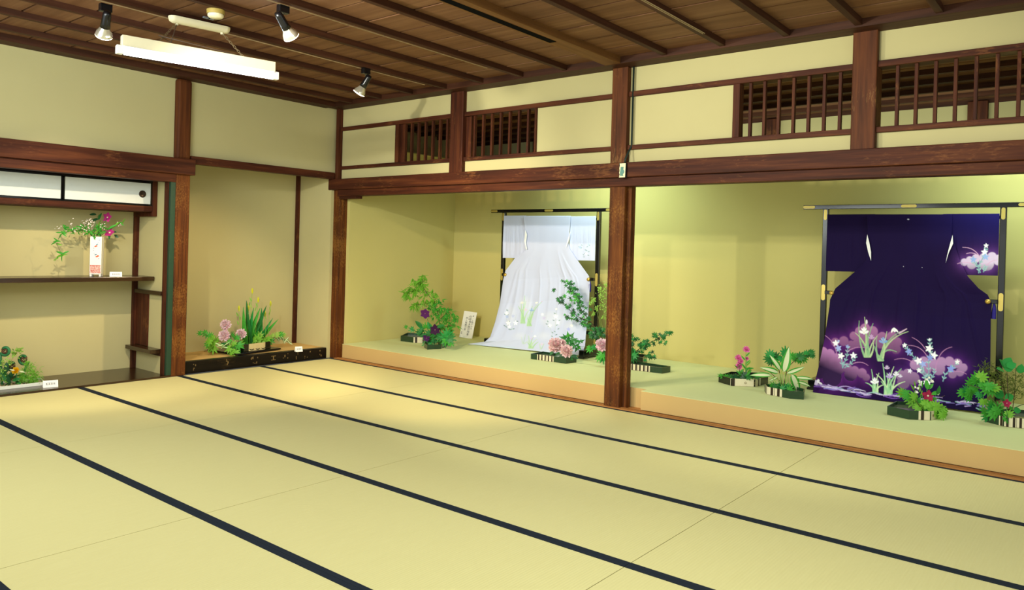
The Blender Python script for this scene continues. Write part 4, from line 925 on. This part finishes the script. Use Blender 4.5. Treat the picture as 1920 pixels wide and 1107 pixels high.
q.stem([(432, 655), (412, 640), (398, 632), (380, 625)], .004, '5a4a2a'); q.stem([(412, 640), (400, 648), (396, 655)], .003, '5a4a2a')
q.leaves('maple', ['g', 'y', 'g'], [(374, 625, 185, 14), (383, 625, 200, 18), (389, 629, 240, 17), (396, 634, 250, 22), (391, 641, 230, 22), (400, 645, 250, 22), (393, 651, 260, 22), (400, 656, 270, 22), (388, 646, 215, 18), (406, 637, 60, 16), (395, 628, 120, 14)])
q = Plant('maple_branch', 'bright green maple leaves hanging over the front of the dark dish', 'foliage', (445, 652), x=X0+.12, seed=25)
q.stem([(440, 655), (445, 648), (448, 652)], .003, '5a4a2a')
q.leaves('maple', ['y', 'g', 'y'], [(447, 650, 290, 26), (436, 657, 240, 24), (441, 662, 260, 22), (428, 655, 215, 20), (452, 645, 20, 18), (438, 644, 120, 16), (433, 663, 250, 16), (444, 633, 90, 18), (436, 628, 80, 16), (430, 640, 150, 14)])
q = Plant('variegated_vine', 'small vine with white-edged leaves at the left of the dark dish', 'foliage', (425, 650), x=X0+.08, seed=26)
q.stem([(428, 652), (415, 648), (408, 646)], .002); q.leaves('var', ['g'], [(412, 648, 190, 14), (418, 650, 220, 13), (424, 645, 50, 14), (430, 648, 30, 12), (408, 645, 150, 10), (421, 651, 0, 12)])
for i, (u, v, ang, px, sx) in enumerate(((457, 615, 92, 78, 1), (464, 612, 95, 95, 1), (468, 616, 80, 80, .9), (472, 618, 72, 85, .9), (484, 612, 68, 85, 1), (488, 615, 84, 75, .9), (460, 628, 88, 60, 1), (476, 630, 60, 60, .8), (498, 618, 62, 50, 1), (504, 618, 50, 52, .9), (466, 634, 86, 50, 1))):
    q = Plant('iris_leaf', 'sword-shaped iris leaf, '+['leftmost', 'tallest', 'fifth from the left', 'leaning, seventh from the left', 'broad, leaning right', 'upright, ninth from the left', 'short, second from the left', 'short and slanting across the others', 'first of the right-hand pair', 'rightmost, most slanted', 'short, beside the tallest'][i]+', in the alcove', 'leaf', (u, 650), x=X0-.02*i*.5, group='sword-shaped iris leaves in the alcove', seed=30+i)
    q.leaf('blade', 'gdb'[i % 3], u, v, ang, px, lift=.1, tilt=.2, sx=1.35)
    q.root.data = None
for i, (bu, tu, tv, sds) in enumerate(((466, 473, 544, ((470, 562), (468, 570), (471, 575))), (464, 463, 572, ((465, 585),)), (467, 466, 576, ((464, 590), (472, 590))), (476, 484, 561, ((481, 572), (479, 580))), (452, 448, 577, ((445, 590), (450, 598), (446, 606))), (500, 507, 568, ((506, 580), (505, 588))), (497, 497, 588, ((498, 596),)))):
    q = Plant('yellow_iris', 'yellow iris bud stem, '+['tallest of all', 'just left of the tallest', 'short, in front of the tallest', 'second tallest', 'leftmost, beside the pink peony', 'rightmost', 'short, left of the rightmost'][i]+', in the alcove', 'flower', (bu, 650), x=X0-.02, group='yellow iris bud stems in the alcove', seed=50+i)
    q.stem([(bu, 650), ((bu*2+tu)/3+1, (tv+650*2)/3), ((bu+tu*2)/3, (tv*2+650)/3), (tu, tv+5)], .003, 'y')
    q.bloom('bud', tu, tv+7, 15, 'dfe02c', 'b9c24a', [(4, 78, 1.5, 0), (3, 70, 1.1, 1)], w=.3, cup=.1, point=True, nrm=Vector((0, 0, 1)))
    q.leaves('lance', ['l', 'y'], [(a, b, 95+(-1)**k*15, 9) for k, (a, b) in enumerate(sds)], name='bract')
q = Plant('maple_branch', 'pale green maple sprays right of the iris leaves in the alcove', 'foliage', (490, 650), x=X0, seed=60)
q.stem([(480, 652), (490, 642), (510, 634), (528, 628)], .003, '5a4a2a'); q.stem([(500, 638), (520, 632), (534, 626)], .002, '5a4a2a')
q.leaves('maple', ['y', 'g', 'l'], [(478, 628, 100, 22), (484, 634, 80, 22), (476, 638, 200, 18), (488, 628, 70, 18), (482, 642, 250, 20), (495, 638, 40, 18), (503, 636, 20, 20), (508, 640, -20, 18), (512, 630, 30, 18), (520, 628, 20, 16), (527, 627, 10, 16), (532, 629, -20, 14), (500, 645, 240, 16), (490, 645, 260, 18)])
q = Plant('variegated_vine', 'drooping vine with white-edged leaves at the right end of the alcove dish', 'foliage', (505, 650), x=X0-.06, seed=61)
q.stem([(505, 645), (518, 634), (530, 636), (540, 642)], .002); q.leaves('var', ['b'], [(515, 632, 80, 14), (521, 636, -60, 14), (527, 632, 70, 14), (532, 638, -60, 14), (537, 637, 60, 12), (541, 641, -50, 12), (512, 638, -90, 12), (545, 644, -30, 8)])

# ---- D. left of the white kimono
YD = .72
t = dish('small dark green dish with fine stripes holding the lacy maple', ccw(P2((795, 652), (801, 656), (826, 655), (838, 650), (828, 645), (803, 645))), .055, None)
pd = P2((826, 655), (838, 650))
for k in range(3):
    a = Vector(pd[0]).lerp(Vector(pd[1]), .1+.3*k); b = Vector(pd[0]).lerp(Vector(pd[1]), .2+.3*k); e = (b-a).normalized(); o = Vector((e.y, -e.x))*.004
    keep(MB().add([(a.x+o.x, a.y+o.y, PZ+.002), (b.x+o.x, b.y+o.y, PZ+.002), (b.x+o.x, b.y+o.y, PZ+.056), (a.x+o.x, a.y+o.y, PZ+.056)], [(0, 1, 2, 3), (3, 2, 1, 0)]).build('stripe', CREAM_GLAZE), t)
dp = ccw(P2((751, 640), (775, 643), (794, 644), (808, 641), (795, 635), (763, 634)))
i0 = min(range(6), key=lambda k: (Vector(dp[k])-Vector(P2((751, 640))[0])).length)
dish('dark green dish with cream panel, leftmost on the platform', dp, .07, (i0, i0+3, .40, .95), stripes=4, cup=True)
q = Plant('lacy_maple_branch', 'tall drooping lacy cut-leaf maple branch at the left of the niche', 'foliage', (822, 645), y=YD+.05, seed=70)
q.stem([(822, 648), (826, 620), (822, 590), (812, 565), (797, 545), (788, 530), (794, 516)], .005, '3a4a24'); q.stem([(812, 565), (800, 570), (780, 573)], .003, '3a4a24'); q.stem([(800, 550), (778, 545), (762, 550)], .003, '3a4a24'); q.stem([(824, 600), (840, 585), (848, 590)], .003, '3a4a24'); q.stem([(826, 615), (845, 610), (852, 614)], .003, '3a4a24')
q.foliage('lacy_leaves', 'y', [(794, 519, 5), (788, 526, 7), (779, 526, 6), (790, 536, 8), (797, 533, 5), (770, 541, 7), (762, 548, 6), (778, 546, 7), (766, 556, 5), (800, 546, 8), (808, 552, 7), (796, 563, 7), (785, 568, 6), (776, 573, 5), (811, 562, 6)], 13, 12, 'thread', drop=.6)
q.foliage('lower_leaves', 'g', [(806, 575, 7), (815, 572, 8), (822, 580, 9), (830, 584, 9), (838, 580, 8), (845, 588, 7), (833, 594, 9), (824, 600, 9), (842, 600, 8), (852, 596, 6), (850, 612, 6), (843, 615, 7), (835, 606, 8), (828, 612, 8), (815, 588, 7), (825, 564, 6)], 11, 11, 'thread', drop=.5)
for i, (u, v, px, c) in enumerate(((797.5, 588.5, 20, '54195e'), (816, 619, 22, '3a0f3c'), (800, 634.5, 16, '4a1658'))):
    q = Plant('clematis', ['dark purple clematis, highest beside the lacy maple', 'almost black purple clematis amid the lacy maple', 'dark purple clematis low over the leftmost dish'][i], 'flower', (815, 645), y=YD-.06, group='dark purple clematis', seed=80+i)
    q.stem([(815, 645), ((815+u)/2, (645+v)/2-4), (u, v)], .0025, 'k'); q.clematis(u, v, px, c, c, n=6, center='6a3a5a', lift=.1)
    q.leaves('oval', ['b', 'd'], [[(786, 609, 130, 20), (788, 622, 60, 16)], [(806, 612, 120, 18), (826, 612, 30, 16)], [(790, 628, 160, 18), (812, 630, 20, 14)]][i])
q = Plant('maple_branch', 'fresh green maple leaves massed over the dish beside the lacy maple', 'foliage', (825, 645), y=YD-.02, seed=84)
q.stem([(822, 648), (830, 635), (845, 628)], .003, 'd'); q.stem([(815, 646), (790, 626), (765, 615)], .003, 'd')
q.leaves('maple', ['g', 'b', 'b', 'd'], [(845, 627, 60, 22), (838, 624, 100, 22), (832, 632, 120, 24), (846, 636, -10, 24), (838, 640, -60, 24), (828, 640, 240, 22), (822, 633, 200, 22), (841, 632, 20, 24), (835, 645, -80, 18), (846, 644, -40, 18), (823, 626, 110, 18), (813, 640, 220, 18), (806, 645, 200, 16), (797, 646, 200, 16), (803, 624, 150, 18), (796, 630, 200, 18), (808, 632, 90, 20), (790, 618, 170, 20), (798, 612, 100, 18), (784, 624, 200, 16), (772, 618, 200, 16), (761, 613, 150, 11), (815, 628, 60, 20), (800, 640, 240, 14)])

# sign board
c = atz(873, 634.5, PZ); t = thing('sign_board', 'white sign board with columns of black writing leaning beside the white kimono', 'sign', c)
sw, sh = .185, .36; SM = Matrix.Translation(c+Vector((0, 0, .002))) @ Matrix.Rotation(R(20), 4, 'Z') @ Matrix.Rotation(R(4.5), 4, 'Y') @ Matrix.Rotation(R(-14), 4, 'X')
bd = keep(MB().box(-sw/2, sw/2, 0, .006, 0, sh).xf(SM).build('board', WHITE, bevel=.001), t)
keep(MB().box(-.02, .02, .0, .004, 0, .22).xf(Matrix.Translation(c+Vector((-.03, .12, .002))) @ Matrix.Rotation(R(20), 4, 'Z') @ Matrix.Rotation(R(14), 4, 'X')).build('strut', WHITE), t)
INK = plain('2a2a30', .7)


for txt, x, ztop, s in (('本・ト艶やかな', .052, .315, .027), ('花都梅友禅訪問着', .018, .305, .033), ('きもの', -.006, .30, .018), ('四人藤勝三郎', -.034, .28, .03), ('会場', -.072, .085, .02)):
    for k, ch in enumerate(txt):
        cu = bpy.data.curves.new('lettering', 'FONT'); cu.body = ch; cu.size = s; cu.align_x = 'CENTER'; cu.align_y = 'TOP'
        tmp = bpy.data.objects.new('lettering', cu); COL.objects.link(tmp); me = bpy.data.meshes.new_from_object(tmp.evaluated_get(bpy.context.evaluated_depsgraph_get())); bpy.data.objects.remove(tmp)
        me.materials.clear(); me.materials.append(INK); me.transform(SM @ Matrix.Translation((x, -.0008, ztop-k*s*1.03)) @ Matrix.Rotation(R(90), 4, 'X'))
        o = link('lettering', me, bd)

# ---- E. peonies before the white kimono
pe = ccw(P2((995, 674), (1061, 683), (1081, 680), (1025, 669)))
pe = ccw(P2((995, 674), (1061, 682.5), (1081, 679.5), (1018, 671)))
def striped(label, corners, h, s0, s1, n=5, glaze=None, cup=False, nf=1):
    dp = ccw(P2(*corners)); f = Vector(P2(corners[0])[0]); i0 = min(range(len(dp)), key=lambda k: (Vector(dp[k])-f).length)
    return dish(label, dp, h, (i0, i0+nf, s0, s1), stripes=n, glaze=glaze, cup=cup)
striped('dark green rectangular dish with striped front holding two pink peonies', ((995, 673.5), (1061, 682.5), (1081, 680), (1018, 669)), .06, .19, .66, 5)
YE = .98
for i, (u, v, px, lab) in enumerate(((1042, 648.5, 30, 'large pink peony, upper left of the two at the white kimono'), (1062, 659, 25, 'large pink peony, lower right of the two at the white kimono'), (1054, 645, 18, 'half-hidden pink peony behind the two large ones'))):
    q = Plant('peony', lab, 'flower', (1060, 676), y=YE+(.0, -.04, .06)[i], group='pink peonies at the white kimono', seed=90+i)
    q.stem([(1062, 677), ((1062+u)/2-3, (677+v)/2), (u, v)], .005); q.peony(u, v, px, 'ffe2e3', 'fdced5')
    if i < 2: q.leaves('oval', ['d', 'k'], [[(1035, 661, 225, 14), (1047, 664, 30, 14), (1049, 655, 60, 10)], [(1046, 667, 200, 14), (1052, 670, 240, 16), (1076, 668, 20, 14), (1068, 672, -20, 16), (1079, 671, -10, 12), (1060, 672, 250, 14)]][i])
q = Plant('peony_leaves', 'deep green cut peony foliage right of the pink peonies', 'foliage', (1070, 660), y=YE+.06, seed=95)
q.stem([(1064, 674), (1066, 650), (1068, 632)], .004); q.stem([(1066, 650), (1080, 643), (1090, 640)], .003); q.stem([(1066, 655), (1090, 650), (1099, 651)], .002)
q.leaves('peonyleaf', ['d', 'g', 'd'], [(1060, 633, 120, 18), (1065, 629, 95, 18), (1072, 630, 60, 18), (1056, 634, 160, 18), (1066, 638, 90, 22), (1074, 638, 20, 22), (1080, 640, 10, 20), (1072, 645, -20, 20), (1086, 641, 30, 16), (1091, 640, 30, 14), (1083, 648, -60, 16), (1076, 650, 250, 16), (1081, 655, 240, 16), (1086, 652, -40, 14), (1064, 645, 200, 16), (1070, 640, 150, 18)])

# ---- F. around the centre post
striped('black rectangular dish partly hidden behind the centre post', ((1128, 674), (1205, 686), (1213, 680), (1150, 671)), .085, .0, .02, 1, DARK_GLAZE)
striped('long green dish with striped front right of the centre post', ((1150, 690), (1241, 701), (1257, 698), (1176, 686)), .06, .12, .76, 8)
YF = 1.3
q = Plant('maple_branch', 'dark green maple branch reaching up across the white kimono', 'foliage', (1140, 672), y=YF, seed=100)
q.stem([(1142, 672), (1125, 625), (1108, 605), (1092, 585), (1080, 560), (1068, 535)], .006, '3a2c1a'); q.stem([(1108, 605), (1085, 595), (1066, 580), (1050, 565)], .004, '3a2c1a'); q.stem([(1118, 615), (1090, 604), (1064, 596)], .004, '3a2c1a')
sp = []
rg = random.Random(9)
for (u, v, n, s) in ((1072, 532, 5, 6), (1067, 540, 6, 7), (1078, 542, 7, 7), (1074, 550, 7, 8), (1082, 556, 7, 8), (1086, 566, 8, 9), (1080, 562, 6, 8), (1092, 576, 7, 8), (1095, 586, 7, 8), (1052, 560, 5, 6), (1048, 563, 3, 4), (1058, 566, 6, 7), (1065, 576, 6, 7), (1072, 586, 5, 6), (1062, 593, 4, 5), (1068, 597, 5, 6), (1080, 600, 5, 6), (1092, 602, 6, 6), (1100, 598, 6, 7), (1098, 608, 6, 6), (1105, 612, 5, 6), (1090, 568, 4, 5), (1064, 529, 2, 3), (1057, 527, 2, 3), (1040, 545, 2, 3)):
    for k in range(n): sp.append((u+rg.gauss(0, s*.6), v+rg.gauss(0, s*.6), rg.uniform(180, 330), rg.uniform(8, 12)))
q.leaves('momiji', ['d', 'd', 'g', 'k'], sp)
q = Plant('maple_branch', 'dark maple foliage low between the white kimono and the centre post', 'foliage', (1140, 672), y=YF-.05, seed=101)
q.stem([(1142, 672), (1125, 640), (1112, 625)], .005, '3a2c1a')
q.leaves('momiji', ['d', 'k', 'd'], [(rg.uniform(1106, 1134), rg.uniform(616, 637), rg.uniform(180, 340), rg.uniform(9, 13)) for k in range(46)])
q = Plant('grass_stems', 'airy seed-headed grass stems standing left of the centre post', 'grass', (1140, 672), y=YF+.1, seed=102)
for tu, tv in ((1120, 575), (1128, 545), (1135, 530), (1140, 550), (1112, 560), (1132, 585)): q.stem([(1142, 672), ((1142+tu)/2+3, (672+tv)/2+8), (tu, tv)], .0015, 'l')
q.foliage('seed_heads', 'l', [(1126, 550, 7), (1130, 560, 7), (1134, 545, 7), (1128, 572, 7), (1136, 535, 5), (1135, 580, 6), (1112, 562, 4), (1118, 578, 4), (1134, 595, 5), (1125, 540, 4), (1108, 568, 3), (1114, 588, 3)], 4.5, 26, 'leaf', drop=.3)
q = Plant('peony', 'pink peony half hidden by the left edge of the centre post', 'flower', (1140, 678), y=1.05, seed=103)
q.stem([(1140, 680), (1134, 665), (1130, 650)], .005); q.peony(1128.5, 648, 26, 'fee4ec', 'fad0de')
q.leaves('maple', ['g', 'b', 'g'], [(1115, 650, 150, 16), (1105, 656, 220, 18), (1104, 652, 200, 12), (1112, 652, 180, 14), (1128, 668, 250, 24), (1123, 672, 240, 20), (1132, 662, 100, 18), (1131, 675, -80, 20), (1126, 660, 160, 16)])
q = Plant('maple_branch', 'dark green maple branch reaching right from behind the centre post', 'foliage', (1175, 684), y=1.25, seed=104)
q.stem([(1165, 690), (1185, 665), (1205, 650), (1230, 637), (1255, 628)], .005, '3a2c1a'); q.stem([(1175, 680), (1185, 655), (1187, 638)], .004, '3a2c1a'); q.stem([(1190, 668), (1210, 668), (1220, 668)], .003, '3a2c1a')
sp = []
for (u, v, n, s) in ((1186, 635, 5, 5), (1195, 637, 3, 4), (1184, 645, 6, 5), (1183, 655, 5, 5), (1205, 645, 6, 7), (1213, 640, 7, 7), (1208, 652, 7, 8), (1200, 652, 6, 7), (1217, 648, 5, 6), (1230, 630, 6, 6), (1240, 632, 6, 7), (1235, 638, 5, 6), (1245, 636, 4, 5), (1252, 628, 4, 5), (1258, 626, 3, 3), (1226, 643, 3, 4), (1220, 667, 6, 5), (1215, 669, 5, 5), (1223, 670, 4, 4), (1205, 664, 2, 4)):
    for k in range(n): sp.append((u+rg.gauss(0, s*.55), v+rg.gauss(0, s*.55), rg.uniform(180, 340), rg.uniform(9, 13)))
q.leaves('momiji', ['d', 'd', 'b', 'k'], sp)
q = Plant('oak_leaves', 'fresh broad leaves over the dish behind the centre post', 'foliage', (1180, 684), y=1.2, seed=105)
q.stem([(1170, 688), (1180, 670)], .004); q.leaves('maple', ['g', 'b', 'd'], [(1185, 660, 120, 22), (1180, 668, 200, 22), (1190, 666, 40, 20), (1184, 674, 250, 22), (1192, 673, -20, 18), (1178, 658, 150, 18), (1194, 662, 60, 14)])

# ---- G. pinks
gd = ccw(P2((1347, 717), (1371, 724), (1415, 726), (1440, 720), (1420, 712), (1370, 710)))
f = Vector(P2((1347, 717))[0]); i0 = min(range(6), key=lambda k: (Vector(gd[k])-f).length)
dish('dark boat-shaped dish with cream panel holding the magenta pinks', gd, .068, (i0, i0+3, .27, .76), stripes=5, cup=True, glaze=DARK_GLAZE)
YG = 1.1
for i, (bu, u, v, hs) in enumerate(((1398, 1399, 656, ((1399, 656, 12),)), (1400, 1400, 673, ((1400, 673, 7),)), (1386, 1384, 673, ((1384, 672, 12), (1389, 678, 9), (1386, 681, 8))), (1388, 1385, 689, ((1385, 688, 12),)))):
    q = Plant('pink', ['tallest magenta pink in the boat dish', 'small half-open magenta pink below the tallest one', 'cluster of magenta pinks left of the tallest one', 'lowest magenta pink over the boat dish'][i], 'flower', (bu, 712), y=YG+.02*i, group='magenta pinks', seed=110+i)
    q.stem([(bu, 714), (bu, (v+712)/2), (u, v)], .003, 'g')
    for (a, b, px) in hs: q.bloom('bloom', a, b, px, 'f890cc', 'ee74b8', [(10, 5, 1.15, 0), (9, 35, 1.0, 1), (7, 65, .8, 0)], w=.6, cup=.4, ruf=.12)
    q.leaves('lance', ['g', 'y'], [(bu+(-1)**k*4, v+9+k*7, 90-(-1)**k*40, 12) for k in range(max(2, int((700-v)/7)))])
q = Plant('cut_leaves', 'flat green maple leaves covering the boat dish of pinks', 'foliage', (1390, 712), y=YG-.04, seed=115)
q.stem([(1400, 714), (1380, 708), (1360, 706)], .003); q.leaves('maple', ['d', 'g', 'k'], [(1353, 705, 180, 20), (1362, 707, 190, 20), (1372, 706, 160, 20), (1380, 707, 200, 20), (1390, 705, 120, 20), (1398, 703, 80, 20), (1404, 706, 20, 20), (1412, 707, 0, 18), (1386, 711, 240, 16), (1395, 710, 260, 18), (1420, 708, 0, 14)], lift=1.2)
q.leaves('lance', ['g'], [(1405, 691, 15, 18), (1386, 700, 130, 14), (1404, 700, 50, 16)])

# ---- H. hosta
hd = ccw(P2((1433, 734), (1438, 740), (1480, 748), (1507, 750), (1509, 744), (1470, 733)))
f = Vector(P2((1433, 734))[0]); i0 = min(range(6), key=lambda k: (Vector(hd[k])-f).length)
dish('green leaf-shaped dish with brown stripes holding the white-striped hosta', hd, .066, (i0, i0+3, .10, .62), stripes=4)
YH = .95
for i, (u, v, ang, px, sx) in enumerate(((1475, 677, 82, 46, 1.25), (1456, 682, 125, 34, 1.1), (1446, 694, 160, 36, 1.0), (1428, 703, 178, 36, .9), (1492, 695, 25, 34, .9), (1494, 721, -62, 42, 1.4), (1510, 709, 2, 30, .8), (1510, 720, -12, 26, .9), (1450, 711, 205, 16, 1.0))):
    q = Plant('hosta_leaf', ['tall upright white-striped hosta leaf', 'white-striped hosta leaf leaning up to the left', 'long white-striped hosta leaf arching left', 'outermost white-striped hosta leaf at the left', 'white-striped hosta leaf arching up to the right', 'broad white-striped hosta leaf hanging over the dish front', 'outermost white-striped hosta leaf at the right', 'lower right white-striped hosta leaf', 'shortest white-striped hosta leaf at the lower left'][i], 'leaf', (1472, 730), y=YH+.02*(i-4)*.5, group='white-striped hosta leaves', seed=120+i)
    a = R(ang); q.stem([(1472, 735), (1472+(u-1472)*.3, 735+(v-735)*.35), (u-math.cos(a)*px*.48, v+math.sin(a)*px*.48)], .0045, 'l'); q.leaf('var', 'g', u, v, ang, px, sx=sx, tilt=.25, lift=.4)
q = Plant('moss_leaves', 'short frilly green foliage at the foot of the hosta', 'foliage', (1465, 735), y=YH-.05, seed=131)
q.stem([(1465, 738), (1465, 728)], .003); q.leaves('maple', ['d', 'g', 'b'], [(1448, 722, 120, 16), (1455, 725, 60, 18), (1462, 722, 100, 18), (1468, 728, 60, 16), (1475, 725, 80, 16), (1482, 730, 40, 18), (1474, 733, 240, 14), (1456, 731, 220, 14), (1480, 724, 60, 14)])
q = Plant('maple_branch', 'deep green maple branch fanned out behind the hosta', 'foliage', (1470, 730), y=YH+.16, seed=132)
q.stem([(1468, 735), (1462, 700), (1455, 675), (1445, 668)], .004, '3a2c1a'); q.stem([(1468, 735), (1476, 690), (1495, 672), (1520, 664)], .004, '3a2c1a'); q.stem([(1462, 715), (1440, 695), (1425, 697)], .003, '5a2a2a')
q.leaves('maple9', ['g', 'b', 'd'], [(1444, 664, 100, 22), (1440, 674, 180, 22), (1450, 672, 60, 22), (1456, 668, 50, 20), (1445, 680, 230, 18), (1473, 660, 90, 26), (1464, 674, 200, 18), (1488, 668, 20, 20), (1494, 672, -30, 22), (1502, 668, 30, 22), (1508, 674, -50, 20), (1500, 677, -80, 18), (1515, 664, 30, 18), (1522, 660, 20, 16), (1524, 668, -60, 14), (1512, 662, 90, 14)])

# ---- I. red clematis dish
rd = ccw(P2((1663, 778), (1703, 787), (1745, 789), (1776, 781), (1755, 774), (1680, 768)))
f = Vector(P2((1663, 778))[0]); i0 = min(range(6), key=lambda k: (Vector(rd[k])-f).length)
dish('green dish with cream panel before the purple kimono, holding a red clematis', rd, .068, (i0, i0+3, .40, .86), stripes=5, cup=True)
YI = .8
q = Plant('clematis', 'crimson clematis in front of the purple kimono', 'flower', (1740, 775), y=YI-.03, seed=140)
q.stem([(1735, 778), (1738, 760), (1739, 743)], .003); q.clematis(1739.5, 742.5, 25, 'b02a54', '8f1f44', n=5, center='e8d8c0', lift=.1); q.leaves('oval', ['d', 'g'], [(1738, 722, 100, 18), (1760, 733, 80, 18), (1754, 737, 30, 16), (1745, 725, 60, 14), (1750, 748, 20, 14)])
q = Plant('bellflower_spray', 'spray of small white bellflowers above the crimson clematis', 'flower', (1735, 775), y=YI+.02, seed=141)
q.stem([(1732, 776), (1730, 745), (1722, 715)], .003, 'y'); q.stem([(1732, 776), (1738, 735), (1740, 712)], .003, 'y'); q.stem([(1736, 776), (1752, 745), (1757, 738)], .002, 'y'); q.stem([(1745, 755), (1762, 746), (1772, 742)], .0015, '6a5a40')
for (u, v, px) in ((1722, 716, 10), (1736, 713, 10), (1746, 716, 11), (1726, 721, 10), (1717, 736, 10), (1720, 729, 8), (1757, 739, 11), (1715, 727, 7), (1741, 709, 8)): q.bloom('bloom', u, v, px, 'f4f4ea', 'e6e6da', [(5, 30, 1, 0)], w=.75, cup=.4, point=True)
q.leaves('lance', ['y', 'g'], [(1712, 728, 120, 14), (1724, 730, 100, 14), (1730, 722, 80, 14), (1708, 735, 150, 14), (1716, 722, 100, 14), (1728, 738, 60, 12)])
q = Plant('maple_branch', 'bright green maple leaves cascading over the dish before the purple kimono', 'foliage', (1730, 775), y=YI-.05, seed=142)
q.stem([(1735, 778), (1715, 748), (1692, 737)], .004, '4a5a2a'); q.stem([(1735, 778), (1755, 765), (1770, 762)], .004, '4a5a2a')
q.leaves('maple9', ['y', 'g', 'y'], [(1690, 737, 165, 24), (1699, 741, 190, 26), (1706, 748, 210, 26), (1714, 744, 150, 24), (1710, 756, 230, 24), (1722, 752, 60, 24), (1725, 762, 240, 26), (1738, 758, 30, 26), (1734, 768, 250, 24), (1748, 764, 20, 26), (1757, 762, 10, 26), (1766, 765, -10, 26), (1760, 773, -60, 26), (1771, 772, -40, 22), (1750, 775, 260, 22), (1768, 780, -80, 22), (1758, 782, 260, 18), (1720, 766, 220, 18), (1745, 752, 60, 18)])

# ---- J. right edge
ed = ccw(P2((1846, 791), (1881, 800), (1990, 812), (2010, 800), (1960, 788), (1870, 784)))
f = Vector(P2((1846, 791))[0]); i0 = min(range(6), key=lambda k: (Vector(ed[k])-f).length)
dish('dark green dish with striped front at the right picture edge', ed, .072, (i0, i0+2, .24, .8), stripes=7)
YJ = .95
q = Plant('maple_branch', 'large green maple leaves at the right edge before the purple kimono', 'foliage', (1890, 795), y=YJ-.05, seed=150)
q.stem([(1890, 798), (1870, 760), (1845, 730), (1815, 722)], .005, '4a5a2a'); q.stem([(1888, 798), (1870, 778)], .004, '4a5a2a'); q.stem([(1895, 798), (1890, 740), (1888, 700)], .004, '3a2c1a')
q.leaves('maple9', ['g', 'b', 'g', 'y'], [(1820, 717, 120, 24), (1834, 707, 90, 28), (1842, 706, 40, 26), (1828, 715, 200, 22), (1812, 733, 150, 26), (1804, 738, 220, 22), (1818, 738, 260, 24), (1826, 730, 60, 24), (1816, 746, 250, 22), (1845, 722, 60, 24), (1855, 724, 20, 26), (1866, 726, 10, 26), (1850, 733, 240, 26), (1862, 735, -60, 24), (1844, 755, 265, 22), (1836, 742, 250, 18), (1846, 772, 160, 28), (1860, 758, 100, 26), (1870, 770, 20, 26), (1862, 778, 240, 28), (1878, 780, -40, 26), (1872, 764, 60, 24), (1888, 784, -20, 22), (1850, 783, 210, 24), (1893, 776, 40, 20), (1858, 768, 150, 26)])
q.leaves('round', ['b', 'g', 'b'], [(1880, 682, 120, 20), (1890, 680, 60, 22), (1897, 685, 30, 18), (1914, 692, 80, 18), (1876, 693, 160, 16), (1892, 690, 20, 18), (1875, 740, 60, 18), (1893, 745, 20, 18), (1908, 770, 0, 14)])
q = Plant('smoke_foliage', 'brownish feathery foliage at the right picture edge', 'foliage', (1895, 795), y=YJ+.05, seed=151)
q.stem([(1895, 798), (1885, 740), (1875, 700), (1858, 685)], .004, '3a2a1a'); q.stem([(1895, 798), (1902, 740), (1905, 690)], .003, '3a2a1a'); q.stem([(1890, 770), (1915, 760), (1925, 757)], .003, '3a2a1a')
q.foliage('feathery_leaves', 'o', [(1848, 688, 10), (1858, 694, 10), (1842, 697, 8), (1870, 700, 12), (1882, 706, 12), (1895, 710, 12), (1908, 715, 12), (1900, 725, 12), (1885, 720, 12), (1870, 714, 12), (1912, 705, 12), (1905, 735, 10), (1890, 733, 10), (1855, 706, 8), (1918, 725, 10), (1915, 740, 10), (1876, 728, 10)], 10, 34, 'needle', drop=.1)
q = Plant('clematis', 'crimson clematis among the leaves at the right picture edge', 'flower', (1890, 790), y=YJ-.1, seed=152)
q.stem([(1890, 796), (1888, 775), (1887, 757)], .003); q.clematis(1887.5, 756.5, 17, 'a82850', '8a1f42', n=5, center='c87088', lift=.1); q.leaves('oval', ['g', 'd'], [(1880, 750, 140, 14), (1896, 766, -30, 14)])
